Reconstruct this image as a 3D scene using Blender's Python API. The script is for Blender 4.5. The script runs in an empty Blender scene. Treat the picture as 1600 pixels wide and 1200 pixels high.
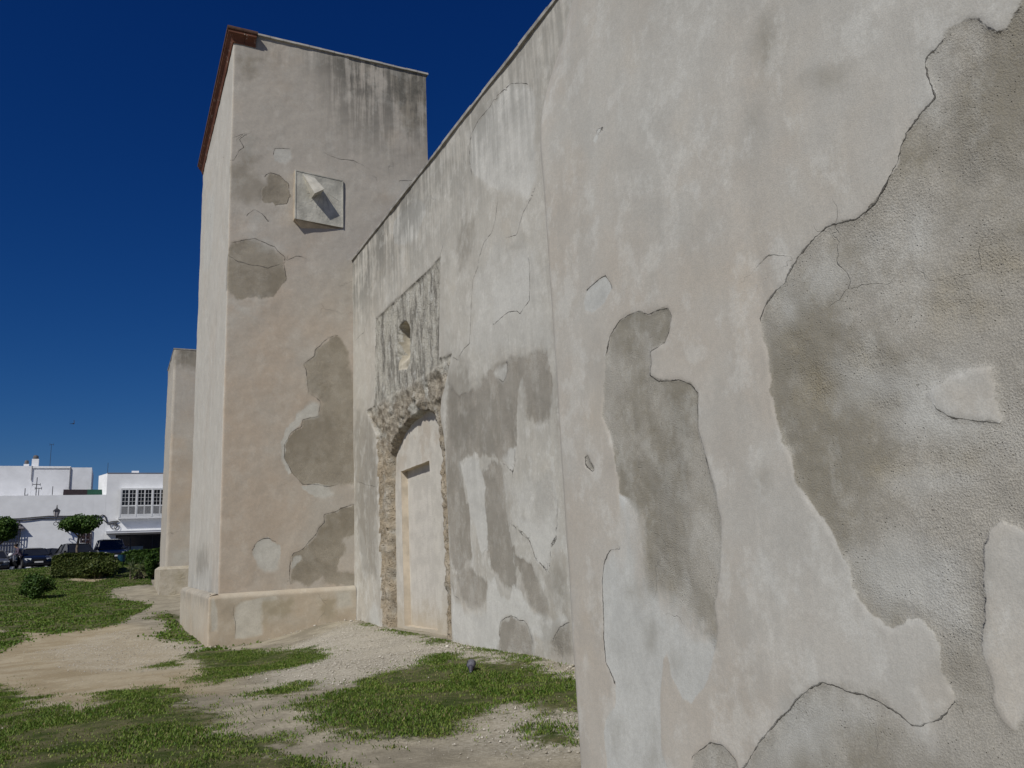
import bpy, bmesh, math, random
import numpy as np
from mathutils import Vector, Matrix
random.seed(7); rng=np.random.default_rng(11)
S=bpy.context.scene; COL=S.collection
# ------------------------------------------------------------------ camera
YAW,PITCH,ROLL=[math.radians(a) for a in (26.685,11.746,-2.658)]; FPX=1243.8
_f=np.array([math.sin(YAW)*math.cos(PITCH),math.cos(YAW)*math.cos(PITCH),math.sin(PITCH)])
_r=np.array([math.cos(YAW),-math.sin(YAW),0.]); _u=np.cross(_r,_f)
RR=math.cos(ROLL)*_r+math.sin(ROLL)*_u; UU=-math.sin(ROLL)*_r+math.cos(ROLL)*_u
CAM=np.array([0,0,1.6])
cd=bpy.data.cameras.new('camera'); cam=bpy.data.objects.new('camera',cd); COL.objects.link(cam)
cd.sensor_width=36; cd.lens=FPX/1600*36; cd.clip_start=.05; cd.clip_end=3000
m=Matrix.Identity(4)
for i in range(3): m[i][0]=RR[i]; m[i][1]=UU[i]; m[i][2]=-_f[i]; m[i][3]=CAM[i]
cam.matrix_world=m; S.camera=cam
# ------------------------------------------------------------------ world + sun
SUN=Vector((.9,.62,-1.)).normalized()
w=bpy.data.worlds.new('World'); S.world=w; w.use_nodes=True
nt=w.node_tree; nt.nodes.clear()
sk=nt.nodes.new('ShaderNodeTexSky'); sk.sky_type='NISHITA'; sk.sun_disc=False
sk.sun_elevation=math.asin(-SUN.z); sk.sun_rotation=math.atan2(-SUN.x,-SUN.y)
sk.altitude=0; sk.air_density=1.0; sk.dust_density=0.0; sk.ozone_density=5.0
bg=nt.nodes.new('ShaderNodeBackground'); bg.inputs[1].default_value=.05
wo=nt.nodes.new('ShaderNodeOutputWorld'); 
sp_=nt.nodes.new('ShaderNodeSeparateColor'); cb_=nt.nodes.new('ShaderNodeCombineColor'); nt.links.new(sk.outputs[0],sp_.inputs[0])
for i,(k_,e_) in enumerate(((.075,2.25),(.27,1.42),(.80,1.02))):     # deep, dry polarised blue
    a_=nt.nodes.new('ShaderNodeMath'); a_.operation='POWER'; a_.inputs[1].default_value=e_; nt.links.new(sp_.outputs[i],a_.inputs[0])
    b_=nt.nodes.new('ShaderNodeMath'); b_.operation='MULTIPLY'; b_.inputs[1].default_value=k_; nt.links.new(a_.outputs[0],b_.inputs[0])
    c_=nt.nodes.new('ShaderNodeMath'); c_.operation='MINIMUM'; nt.links.new(b_.outputs[0],c_.inputs[0]); nt.links.new(sp_.outputs[i],c_.inputs[1]); nt.links.new(c_.outputs[0],cb_.inputs[i])
nt.links.new(cb_.outputs[0],bg.inputs[0]); nt.links.new(bg.outputs[0],wo.inputs[0])
sd=bpy.data.lights.new('sun','SUN'); sd.energy=3.4; sd.angle=math.radians(.5); sd.color=(1,.965,.895)
so=bpy.data.objects.new('sun',sd); COL.objects.link(so); so.rotation_euler=SUN.to_track_quat('-Z','Y').to_euler(); so.location=(-30,-20,40)
S.view_settings.view_transform='Standard'; S.view_settings.look='None'; S.view_settings.exposure=.05; S.view_settings.gamma=1
# ------------------------------------------------------------------ pixel (1600x1200 photo) -> plane
def ray(x,y): return _f*FPX+RR*(x-800)-UU*(y-600)
def onx(x,y,X): d=ray(x,y); return CAM+d*((X-CAM[0])/d[0])
def ony(x,y,Y): d=ray(x,y); return CAM+d*((Y-CAM[1])/d[1])
def sst(a,b,x): t=np.clip((x-a)/(b-a),0,1); return t*t*(3-2*t)
def zstreet(X): return 1.65+np.clip((np.asarray(X,float)+8.3)*.04,-.4,.45)
def terr(X,Y):
    X=np.asarray(X,float); Y=np.asarray(Y,float)
    z=-.35*sst(5.4,2.4,X)*sst(8,19,Y)
    z=z+np.interp(Y,[27,33,39,45,50,55,60],[0,.1,.3,.61,.95,1.4,1.95])*1.0
    t=sst(52,61,Y); z=z*(1-t)+zstreet(X)*t
    z=z+.03*np.sin(X*1.7+Y*.4)*np.sin(Y*.9-X*.3)*(1-t)
    return z
def ong(x,y):
    d=ray(x,y); d=d/np.linalg.norm(d[:2]); lo=3.
    for i in range(2400):
        t=3+i*.05; p=CAM+d*t
        if p[2]<=float(terr(p[0],p[1])): return p
    return CAM+d*123
# ------------------------------------------------------------------ numpy noise
_T=rng.random((64,64,64)).astype(np.float32)
def vn(x,y,z):
    xi=np.floor(x).astype(int); yi=np.floor(y).astype(int); zi=np.floor(z).astype(int)
    fx=x-xi; fy=y-yi; fz=z-zi; fx=fx*fx*(3-2*fx); fy=fy*fy*(3-2*fy); fz=fz*fz*(3-2*fz)
    r=0
    for a in (0,1):
        for b in (0,1):
            for c in (0,1):
                r=r+_T[(xi+a)&63,(yi+b)&63,(zi+c)&63]*(fx if a else 1-fx)*(fy if b else 1-fy)*(fz if c else 1-fz)
    return r*2-1
def fbm(x,y,z,s=1.,o=4):
    r=0; a=1.; t=0
    for i in range(o): r=r+a*vn(x*s+17*i,y*s+5*i,z*s+31*i); t+=a; a*=.5; s*=2.03
    return r/t
# ------------------------------------------------------------------ signed distances
def seg(P,a,b):
    d=b-a; L=d@d+1e-12; t=np.clip(((P-a)@d)/L,0,1); q=P-a-t[:,None]*d
    return np.hypot(q[:,0],q[:,1])
def sdf(P,poly):
    poly=np.asarray(poly,float); n=len(poly); D=np.full(len(P),9.); ins=np.zeros(len(P),bool)
    for i in range(n):
        a=poly[i]; b=poly[(i+1)%n]; D=np.minimum(D,seg(P,a,b))
        c=((a[1]>P[:,1])!=(b[1]>P[:,1]))
        if abs(b[1]-a[1])>1e-9: ins^=c&(P[:,0]<(b[0]-a[0])*(P[:,1]-a[1])/(b[1]-a[1])+a[0])
    return np.where(ins,D,-D)
def sdline(P,pl):
    pl=np.asarray(pl,float); D=np.full(len(P),9.); sg=np.ones(len(P))
    for a,b in zip(pl[:-1],pl[1:]):
        d=seg(P,a,b); s=(b[0]-a[0])*(P[:,1]-a[1])-(b[1]-a[1])*(P[:,0]-a[0]); k=d<D
        D=np.where(k,d,D); sg=np.where(k,np.sign(s),sg)
    return D*sg
# ------------------------------------------------------------------ objects
def link(o,parent=None):
    COL.objects.link(o)
    if parent: o.parent=parent
    return o
def thing(name,label,cat,loc=(0,0,0),group=None,rot=0):
    o=bpy.data.objects.new(name,None); o.empty_display_size=.3; COL.objects.link(o); o.location=loc; o.rotation_euler=(0,0,rot)
    o['label']=label; o['category']=cat
    if group: o['group']=group
    return o
def tag(o,label=None,cat=None,group=None,kind=None):
    for k,v in (('label',label),('category',cat),('group',group),('kind',kind)):
        if v: o[k]=v
    return o
def mesh(name,V,F,mat,parent=None,smooth=False,attrs=None,loc=None):
    """V in world coordinates unless the parent is at a location; then made relative to it."""
    V=np.asarray(V,float)
    me=bpy.data.meshes.new(name)
    off=np.array(parent.location) if parent else (np.array(loc) if loc is not None else np.zeros(3))
    V=V-off
    if isinstance(F,np.ndarray):
        k=F.shape[1]; nf=len(F)
        me.vertices.add(len(V)); me.vertices.foreach_set('co',V.astype(np.float32).ravel())
        me.loops.add(nf*k); me.loops.foreach_set('vertex_index',F.astype(np.int32).ravel())
        me.polygons.add(nf); me.polygons.foreach_set('loop_start',np.arange(0,nf*k,k,dtype=np.int32))
        me.update(calc_edges=True)
    else: me.from_pydata([tuple(v) for v in V],[],[tuple(f) for f in F])
    for k,a in (attrs or {}).items():
        at=me.attributes.new(k,'FLOAT','POINT'); at.data.foreach_set('value',np.asarray(a,np.float32))
    me.validate(); me.materials.append(mat)
    if smooth: me.polygons.foreach_set('use_smooth',np.ones(len(me.polygons),bool))
    o=bpy.data.objects.new(name,me)
    if loc is not None and not parent: o.location=loc
    return link(o,parent)
class MB:
    def __init__(s): s.V=[]; s.F=[]
    def add(s,V,F):
        n=len(s.V); s.V+= [tuple(v) for v in V]; s.F+=[tuple(i+n for i in f) for f in F]; return s
    def box(s,a,b,M=None):
        x0,y0,z0=a; x1,y1,z1=b
        V=[(x,y,z) for z in (z0,z1) for y in (y0,y1) for x in (x0,x1)]
        if M is not None: V=[tuple(M@Vector(v)) for v in V]
        return s.add(V,[(0,2,3,1),(4,5,7,6),(0,1,5,4),(2,6,7,3),(0,4,6,2),(1,3,7,5)])
    def tube(s,pts,r,n=8,cap=True):
        pts=[Vector(p) for p in pts]; rs=r if isinstance(r,(list,tuple)) else [r]*len(pts); V=[];F=[]
        for i,p in enumerate(pts):
            d=(pts[min(i+1,len(pts)-1)]-pts[max(i-1,0)]).normalized()
            a=d.cross(Vector((0,0,1)) if abs(d.z)<.95 else Vector((1,0,0))).normalized(); b=d.cross(a)
            V+=[tuple(p+(a*math.cos(t)+b*math.sin(t))*rs[i]) for t in [2*math.pi*k/n for k in range(n)]]
        for i in range(len(pts)-1):
            for k in range(n): F.append((i*n+k,i*n+(k+1)%n,(i+1)*n+(k+1)%n,(i+1)*n+k))
        if cap: F.append(tuple(range(n))[::-1]); F.append(tuple((len(pts)-1)*n+k for k in range(n)))
        return s.add(V,F)
    def lathe(s,prof,c,n=12,axis='z'):
        V=[];F=[]
        for r,h in prof:
            for k in range(n):
                t=2*math.pi*k/n
                v=(r*math.cos(t),r*math.sin(t),h)
                if axis=='x': v=(h,r*math.cos(t),r*math.sin(t))
                if axis=='y': v=(r*math.cos(t),h,r*math.sin(t))
                V.append((v[0]+c[0],v[1]+c[1],v[2]+c[2]))
        for i in range(len(prof)-1):
            for k in range(n): F.append((i*n+k,i*n+(k+1)%n,(i+1)*n+(k+1)%n,(i+1)*n+k))
        F.append(tuple(range(n))[::-1]); F.append(tuple((len(prof)-1)*n+k for k in range(n)))
        return s.add(V,F)
    def prism(s,poly,z0,z1):
        n=len(poly); V=[(x,y,z0) for x,y in poly]+[(x,y,z1) for x,y in poly]
        return s.add(V,[tuple(range(n))[::-1],tuple(range(n,2*n))]+[(i,(i+1)%n,n+(i+1)%n,n+i) for i in range(n)])
    def build(s,name,mat,parent=None,smooth=False,loc=None,bevel=0):
        me=bpy.data.meshes.new(name)
        off=Vector(loc) if loc is not None else Vector((0,0,0))
        me.from_pydata([tuple(Vector(v)-off) for v in s.V],[],s.F)
        bm=bmesh.new(); bm.from_mesh(me); bmesh.ops.recalc_face_normals(bm,faces=bm.faces)
        if bevel: bmesh.ops.bevel(bm,geom=bm.edges[:],offset=bevel,segments=1,affect='EDGES')
        bm.to_mesh(me); bm.free()
        me.materials.append(mat)
        if smooth:
            for p in me.polygons: p.use_smooth=True
        o=bpy.data.objects.new(name,me)
        if loc is not None: o.location=loc
        return link(o,parent)
# ------------------------------------------------------------------ node helper
class G:
    def __init__(s,name):
        s.m=bpy.data.materials.new(name); s.m.use_nodes=True; s.t=s.m.node_tree; s.t.nodes.clear()
        s.out=s.t.nodes.new('ShaderNodeOutputMaterial')
    def n(s,ty,ins=None,**kw):
        nd=s.t.nodes.new('ShaderNode'+ty)
        for k,v in kw.items(): setattr(nd,k,v)
        for k,v in (ins or {}).items(): s.put(nd.inputs[k],v)
        return nd
    def put(s,i,v):
        if isinstance(v,bpy.types.NodeSocket): s.t.links.new(v,i)
        elif isinstance(v,(tuple,list)): i.default_value=tuple(v)+((1,) if len(v)==3 and len(i.default_value)==4 else ())
        else: i.default_value=v
    def math(s,op,a,b=0.,c=0.,clamp=False):
        nd=s.t.nodes.new('ShaderNodeMath'); nd.operation=op; nd.use_clamp=clamp
        s.put(nd.inputs[0],a); s.put(nd.inputs[1],b); s.put(nd.inputs[2],c); return nd.outputs[0]
    def mul(s,a,b): return s.math('MULTIPLY',a,b)
    def add(s,a,b): return s.math('ADD',a,b)
    def co(s): return s.n('TexCoord').outputs['Object']
    def map(s,v,sc): return s.n('Mapping',{0:v,3:sc}).outputs[0]
    def noise(s,v,scale,det=4,rough=.55): return s.n('TexNoise',{'Vector':v,'Scale':scale,'Detail':det,'Roughness':rough}).outputs[0]
    def vor(s,v,scale,feat='F1'): return s.n('TexVoronoi',{'Vector':v,'Scale':scale},feature=feat).outputs['Distance']
    def ramp(s,x,a,b,lo=0.,hi=1.,smooth=True):
        nd=s.n('MapRange',{0:x,1:a,2:b,3:lo,4:hi}); nd.interpolation_type='SMOOTHSTEP' if smooth else 'LINEAR'; return nd.outputs[0]
    def attr(s,name): return s.n('Attribute',attribute_name=name).outputs['Fac']
    def mix(s,f,a,b,ty='MIX'):
        nd=s.t.nodes.new('ShaderNodeMix'); nd.data_type='RGBA'; nd.blend_type=ty
        s.put(nd.inputs[0],f); s.put(nd.inputs[6],a); s.put(nd.inputs[7],b); return nd.outputs[2]
    def bump(s,h,d,st=1.,nrm=None):
        ins={'Height':h,'Distance':d,'Strength':st}
        if nrm is not None: ins['Normal']=nrm
        return s.n('Bump',ins).outputs[0]
    def done(s,col,rough=.9,spec=.2,nrm=None,metal=0.,**kw):
        ins={'Base Color':col,'Roughness':rough,'Specular IOR Level':spec,'Metallic':metal}; ins.update(kw)
        if nrm is not None: ins['Normal']=nrm
        b=s.n('BsdfPrincipled',ins); s.t.links.new(b.outputs[0],s.out.inputs[0]); return s.m
def simple(name,col,rough=.7,var=.15,scale=6.,spec=.3,metal=0.,bump=.002,**kw):
    g=G(name); c=g.co(); n=g.noise(c,scale,5)
    f=g.ramp(n,.3,.7); d=tuple(x*(1-var) for x in col); l=tuple(min(1,x*(1+var)) for x in col)
    return g.done(g.mix(f,d,l),rough,spec,g.bump(g.noise(c,scale*6,3),bump),metal,**kw)
# ------------------------------------------------------------------ plaster
def plaster(name,base,tan,rough_a,rough_b,pale,scale=1.,bumpk=1.,streak=(.17,.165,.155),soft=.005,wa=.035,mott=0.,rag=0.,sv=0.,cloud=1.,wc2=.5):
    g=G(name); c=g.co()
    big=g.noise(c,.7*scale,5,.6); med=g.noise(c,3.2*scale,5,.6); fine=g.noise(c,38*scale,4,.65); grit=g.noise(c,160*scale,2,.6)
    vert=g.noise(g.map(c,(3.5,3.5,.6)),1.*scale,6,.66)
    tn=g.ramp(g.add(g.attr('tan'),g.mul(g.math('SUBTRACT',big,.5),3.)),.15,.85)
    col=g.mix(tn,base,tan)
    col=g.mix(g.ramp(med,.35,.72,0,.35),col,tuple(x*1.16 for x in base))
    col=g.mix(g.ramp(vert,.52,.8,0,.22),col,tuple(x*.74 for x in base))
    col=g.mix(g.ramp(g.noise(c,1.7*scale,3,.5),.56,.75,0,.28),col,(tan[0]*1.02,tan[1]*.95,tan[2]*.84))
    if mott: 
        mo=g.ramp(g.add(g.noise(g.map(c,(1.,1.,.6)),2.4,8,.7),g.mul(g.math('SUBTRACT',g.noise(c,.45,2),.5),.6)),.47,.56); zz=g.n('SeparateXYZ',{0:c}).outputs[2]
        col=g.mix(g.mul(g.mul(mo,mott),g.ramp(zz,6.5,3.,.25,1.)),col,rough_b); mo2=g.ramp(g.noise(g.map(c,(1.,1.,.55)),3.6,8,.72),.53,.57); col=g.mix(g.mul(g.mul(mo2,mott),g.ramp(zz,6.5,3.,.3,1.)),col,pale)
    # pale repair layer
    wob=g.add(g.mul(g.math('SUBTRACT',g.noise(c,11*scale,4,.6),.5),wa/scale),g.mul(g.math('SUBTRACT',g.noise(g.map(c,(1,1,.5)),2.6,6,.7),.5),rag))
    wob2=g.mul(g.math('SUBTRACT',g.noise(c,4*scale,5,.65),.5),wc2/scale)
    sfw=g.mul(g.add(g.mul(g.ramp(g.noise(c,1.9*scale,3),.42,.62),sv),g.add(1.,g.mul(g.attr('sf'),22.))),soft)
    sfn=g.mul(g.attr('sf'),g.mul(g.math('SUBTRACT',g.noise(g.map(c,(1,1,.45)),6,6,.7),.5),.75)); wob=g.add(wob,sfn)
    mB=g.ramp(g.math('DIVIDE',g.add(g.attr('B'),g.mul(wob,.6)),sfw),-1.,1.4)
    pl=g.mix(g.ramp(med,.4,.66),pale,tuple(x*.84 for x in pale)); pl=g.mix(g.ramp(vert,.5,.72,0,.35),pl,tuple(x*.72 for x in pale))
    # rough aggregate layer
    mA=g.ramp(g.math('DIVIDE',g.add(g.attr('A'),wob),sfw),-1.,1.4)
    ra=g.mix(g.ramp(g.noise(c,1.7*scale,7,.66),.40,.60),rough_a,rough_b)
    ra=g.mix(g.ramp(g.noise(c,7*scale,5,.7),.52,.72,0,.55),ra,tuple(x*1.18 for x in rough_b))
    pits=g.ramp(g.vor(c,70*scale),.0,.22,1,0)
    pm=g.mul(pits,g.math('MAXIMUM',g.ramp(g.noise(c,9*scale,3),.50,.60),g.math('MAXIMUM',g.ramp(g.attr('E'),-.02,.05,0,.9),g.ramp(g.attr('C'),-.02,.05,0,.6))))
    ra=g.mix(g.mul(pm,.7),ra,tuple(x*.35 for x in rough_a))
    if mott: ra=g.mix(g.ramp(g.noise(g.map(c,(1.,1.,.5)),2.8,7,.7),.54,.66,0,.7),ra,tuple(x*.93 for x in base))
    ra=g.mix(g.ramp(grit,.35,.7,.35,0),ra,tuple(x*.55 for x in rough_a))
    col=g.mix(mA,col,ra); col=g.mix(mB,col,pl)
    # soft stains (C dark, D ochre/pale)
    mC=g.ramp(g.add(g.attr('C'),wob2),-.07/scale,.12/scale); col=g.mix(g.mul(mC,.62),col,tuple(x*.80 for x in rough_a))
    mD=g.ramp(g.add(g.attr('D'),wob2),-.07/scale,.12/scale); col=g.mix(g.mul(mD,.68),col,tuple(x*.9 for x in pale))
    mE=g.ramp(g.add(g.attr('E'),wob2),-.06/scale,.10/scale); col=g.mix(g.mul(mE,.6),col,(.31,.265,.17))
    # streaks from the top
    st=g.noise(g.map(c,(6.5,6.5,.33)),1.0,7,.7); s2=g.noise(c,.9,5,.65)
    sm=g.mul(g.attr('stk'),g.ramp(g.add(g.mul(st,.8),g.mul(s2,.7)),.62,.82)); col=g.mix(g.math('MULTIPLY',sm,.85,clamp=True),col,streak)
    # cracks; along patch edges the dark line also paints in the lip's shadow
    cw=g.mul(g.ramp(g.noise(c,14*scale,3),.25,.7,.0,1.15),.0030/scale)
    line=g.ramp(g.math('DIVIDE',g.math('ABSOLUTE',g.add(g.attr('crack_shade_d'),g.mul(g.math('SUBTRACT',g.noise(c,45*scale,2),.5),.012/scale))),cw),.6,1.3,1,0)
    ck=g.mul(line,g.attr('cks')); col=g.mix(g.math('MULTIPLY',ck,.9,clamp=True),col,(.05,.045,.04))
    # cloudy limewash, hairline crazing
    cl=g.noise(g.map(c,(1,1,.6)),2.4*scale,7,.66); cl2=g.noise(g.map(c,(1,1,.8)),5.5*scale,6,.7)
    keep=g.ramp(mB,0,1,1,.35); col=g.mix(g.mul(keep,g.ramp(cl,.38,.52,.30*cloud,0)),col,tuple(x*.66 for x in base)); col=g.mix(g.mul(g.mul(keep,g.ramp(mA,0,1,1,.6)),g.ramp(cl2,.50,.64,0,.34*cloud)),col,tuple(min(1,x*1.22) for x in pale))
    wv=g.n('VectorMath',{0:c,1:g.n('VectorMath',{0:g.n('TexNoise',{'Vector':c,'Scale':3*scale,'Detail':4}).outputs[1],1:(.45/scale,)*3},operation='MULTIPLY').outputs[0]},operation='ADD').outputs[0]
    hc=g.n('TexVoronoi',{'Vector':wv,'Scale':1.5*scale},feature='DISTANCE_TO_EDGE').outputs['Distance']; hcm=g.mul(g.ramp(hc,.0,.0035,1,0),g.ramp(g.noise(c,1.3*scale,3),.61,.70)); col=g.mix(g.mul(hcm,.45),col,tuple(x*.3 for x in base))
    # rub grime
    col=g.mix(g.ramp(grit,.35,.6,.22,0),col,tuple(x*.55 for x in base)); col=g.mix(g.ramp(fine,.3,.75,.22,0),col,tuple(x*.6 for x in base))
    sp=g.ramp(g.vor(c,26*scale),.0,.045,1,0); col=g.mix(g.mul(sp,.35),col,(.16,.14,.12)); sp3=g.ramp(g.vor(g.n('Mapping',{0:c,1:(3.3,1.7,2.2)}).outputs[0],44*scale),.0,.05,1,0); col=g.mix(g.mul(sp3,g.ramp(g.noise(c,2*scale,2),.45,.6,0,.5)),col,(.66,.65,.6))
    # bump
    rg=g.ramp(g.noise(c,1.4*scale,4,.6),.42,.62,.25,1.5); rr=g.math('ADD',g.add(.16,g.add(g.mul(mE,1.1),g.mul(mC,.55))),g.ramp(g.noise(c,1.1*scale,4,.6),.52,.64,0,.7)); hm=g.add(g.mul(fine,g.ramp(mA,0,1,.06,g.mul(rr,.20))),g.mul(grit,g.ramp(mA,0,1,.20,g.math('MULTIPLY_ADD',rr,.8,.5))))
    hm=g.add(hm,g.mul(g.noise(g.map(c,(1,1,1.5)),8*scale,5,.62),g.ramp(mA,0,1,.4,g.mul(rr,1.25))))
    hm=g.math('SUBTRACT',hm,g.mul(g.add(pm,0),g.mul(mA,1.1))); hm=g.math('SUBTRACT',hm,g.mul(g.add(ck,g.mul(hcm,.4)),2.)); hm=g.add(hm,g.mul(g.noise(g.n('Mapping',{0:c,2:(.5,.3,.2),3:(1,3.5,1)}).outputs[0],20*scale,4,.65),g.ramp(mA,0,1,.22,.1)))
    return g.done(col,.92,.15,g.bump(hm,.0045*bumpk/scale))
P_near=plaster('buttress_plaster',(.485,.475,.438),(.50,.457,.395),(.265,.243,.19),(.435,.415,.365),(.575,.585,.56),1.,.9,wa=.06,cloud=.85,wc2=.26)
P_wall=plaster('wall_plaster',(.495,.478,.43),(.51,.48,.42),(.30,.275,.23),(.40,.37,.32),(.62,.615,.575),.45,1.1,soft=.02,wa=.05,mott=.62,rag=.6,sv=4.,streak=(.11,.11,.10),cloud=.8)
P_tower=plaster('tower_plaster',(.465,.43,.375),(.48,.40,.318),(.27,.235,.175),(.385,.345,.275),(.57,.56,.51),.4,1.1,soft=.012,wa=.06,rag=.4,sv=5.,streak=(.08,.08,.07),cloud=.5)
P_side=plaster('tower_side_plaster',(.52,.50,.45),(.51,.47,.41),(.27,.25,.215),(.37,.355,.325),(.60,.60,.56),.4,1.1,soft=.03,wa=.06,cloud=.6)
P_plinth=plaster('plinth_plaster',(.49,.445,.365),(.48,.40,.30),(.42,.35,.26),(.47,.41,.33),(.60,.57,.49),.6,1.2,soft=.015,wa=.05,sv=3.,cloud=.5)
g=G('rubble_masonry'); c=g.co()
v1=g.noise(g.map(c,(1,1,.7)),3.,7,.72); hole=g.ramp(g.vor(c,22),.02,.36,1,0); gate=g.ramp(g.noise(c,5,4,.6),.42,.55)
col=g.mix(g.ramp(v1,.32,.62),(.20,.17,.125),(.55,.50,.41)); col=g.mix(g.ramp(g.noise(c,1.6,5,.6),.5,.7,0,.85),col,(.62,.62,.57))
col=g.mix(g.mul(g.attr('stk'),g.ramp(g.noise(g.map(c,(4,4,.7)),1,5,.6),.4,.65,0,.8)),col,(.20,.20,.19))
zz0=g.n('SeparateXYZ',{0:c}).outputs[2]; upm=g.ramp(zz0,5.0,5.4)
w1=g.noise(g.map(c,(1,1,.28)),3.2,8,.72); w2=g.noise(g.map(c,(1,1,.4)),6.,7,.7); wc_=g.mix(g.ramp(w1,.40,.56),(.23,.225,.20),(.55,.535,.47)); wc_=g.mix(g.ramp(w2,.52,.64,0,.8),wc_,(.66,.66,.61)); wc_=g.mix(g.ramp(w2,.42,.34,0,.7),wc_,(.17,.17,.15))
col=g.mix(upm,col,wc_); sp2=g.mul(g.ramp(g.vor(c,46),.0,.2,1,0),g.ramp(g.noise(c,3.5,4,.6),.48,.56)); col=g.mix(g.mul(sp2,.85),col,(.05,.045,.04)); gate=g.mul(gate,g.ramp(upm,0,1,1,.8)); col=g.mix(g.mul(hole,gate),col,(.05,.04,.03)); col=g.mix(g.ramp(g.noise(c,60,3,.7),.35,.7,.4,0),col,(.12,.1,.08))
zz=g.n('SeparateXYZ',{0:c}).outputs[2]; col=g.mix(g.ramp(zz,4.9,4.0,0,.6),col,(.46,.36,.235),'MULTIPLY') if False else g.mix(g.mul(g.ramp(g.noise(c,2.4,5,.65),.35,.6),g.ramp(zz,4.6,3.8,0,.6)),col,(.42,.34,.235))
h=g.add(g.mul(v1,1.4),g.add(g.noise(c,22,5,.7),g.mul(g.mul(hole,gate),-1.)))
M_rub=g.done(col,.95,.1,g.bump(g.mul(h,g.ramp(upm,0,1,1,.55)),.045))
def dirty(nm,base):
    g=G(nm); c=g.co(); z=g.n('SeparateXYZ',{0:c}).outputs[2]; n=g.noise(c,2.4,6,.65); v=g.noise(g.map(c,(5,5,.5)),1,6,.65)
    col=g.mix(g.ramp(n,.38,.62),tuple(x*.86 for x in base),base); col=g.mix(g.ramp(v,.52,.72,0,.4),col,tuple(x*.74 for x in base))
    col=g.mix(g.mul(g.ramp(g.add(z,g.mul(g.math('SUBTRACT',n,.5),1.6)),.9,-.1),.6),col,(.44,.37,.26)); col=g.mix(g.mul(g.ramp(g.noise(c,1.1,5,.6),.5,.6),g.ramp(z,3.,3.9,0,.55)),col,(.40,.345,.28))
    col=g.mix(g.ramp(g.vor(c,19),0,.05,.4,0),col,(.2,.18,.15)); return g.done(col,.92,.1,g.bump(g.add(n,g.noise(c,26,4,.6)),.008))
M_door=dirty('door_plaster',(.555,.53,.475))
M_cop=simple('coping_mortar',(.30,.29,.27),.9,.3,4,.1,bump=.006)
# cornice: brick red paint, flaking
g=G('cornice_paint'); c=g.co(); n=g.noise(c,7,5,.7)
col=g.mix(g.ramp(n,.58,.68),(.16,.068,.042),(.42,.36,.30)); col=g.mix(g.ramp(g.noise(c,2,3),.4,.65,0,.6),col,(.11,.045,.03))
M_corn=g.done(col,.85,.2,g.bump(n,.004))
M_tile=simple('dark_tile_edge',(.10,.055,.04),.85,.3,5)
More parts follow.
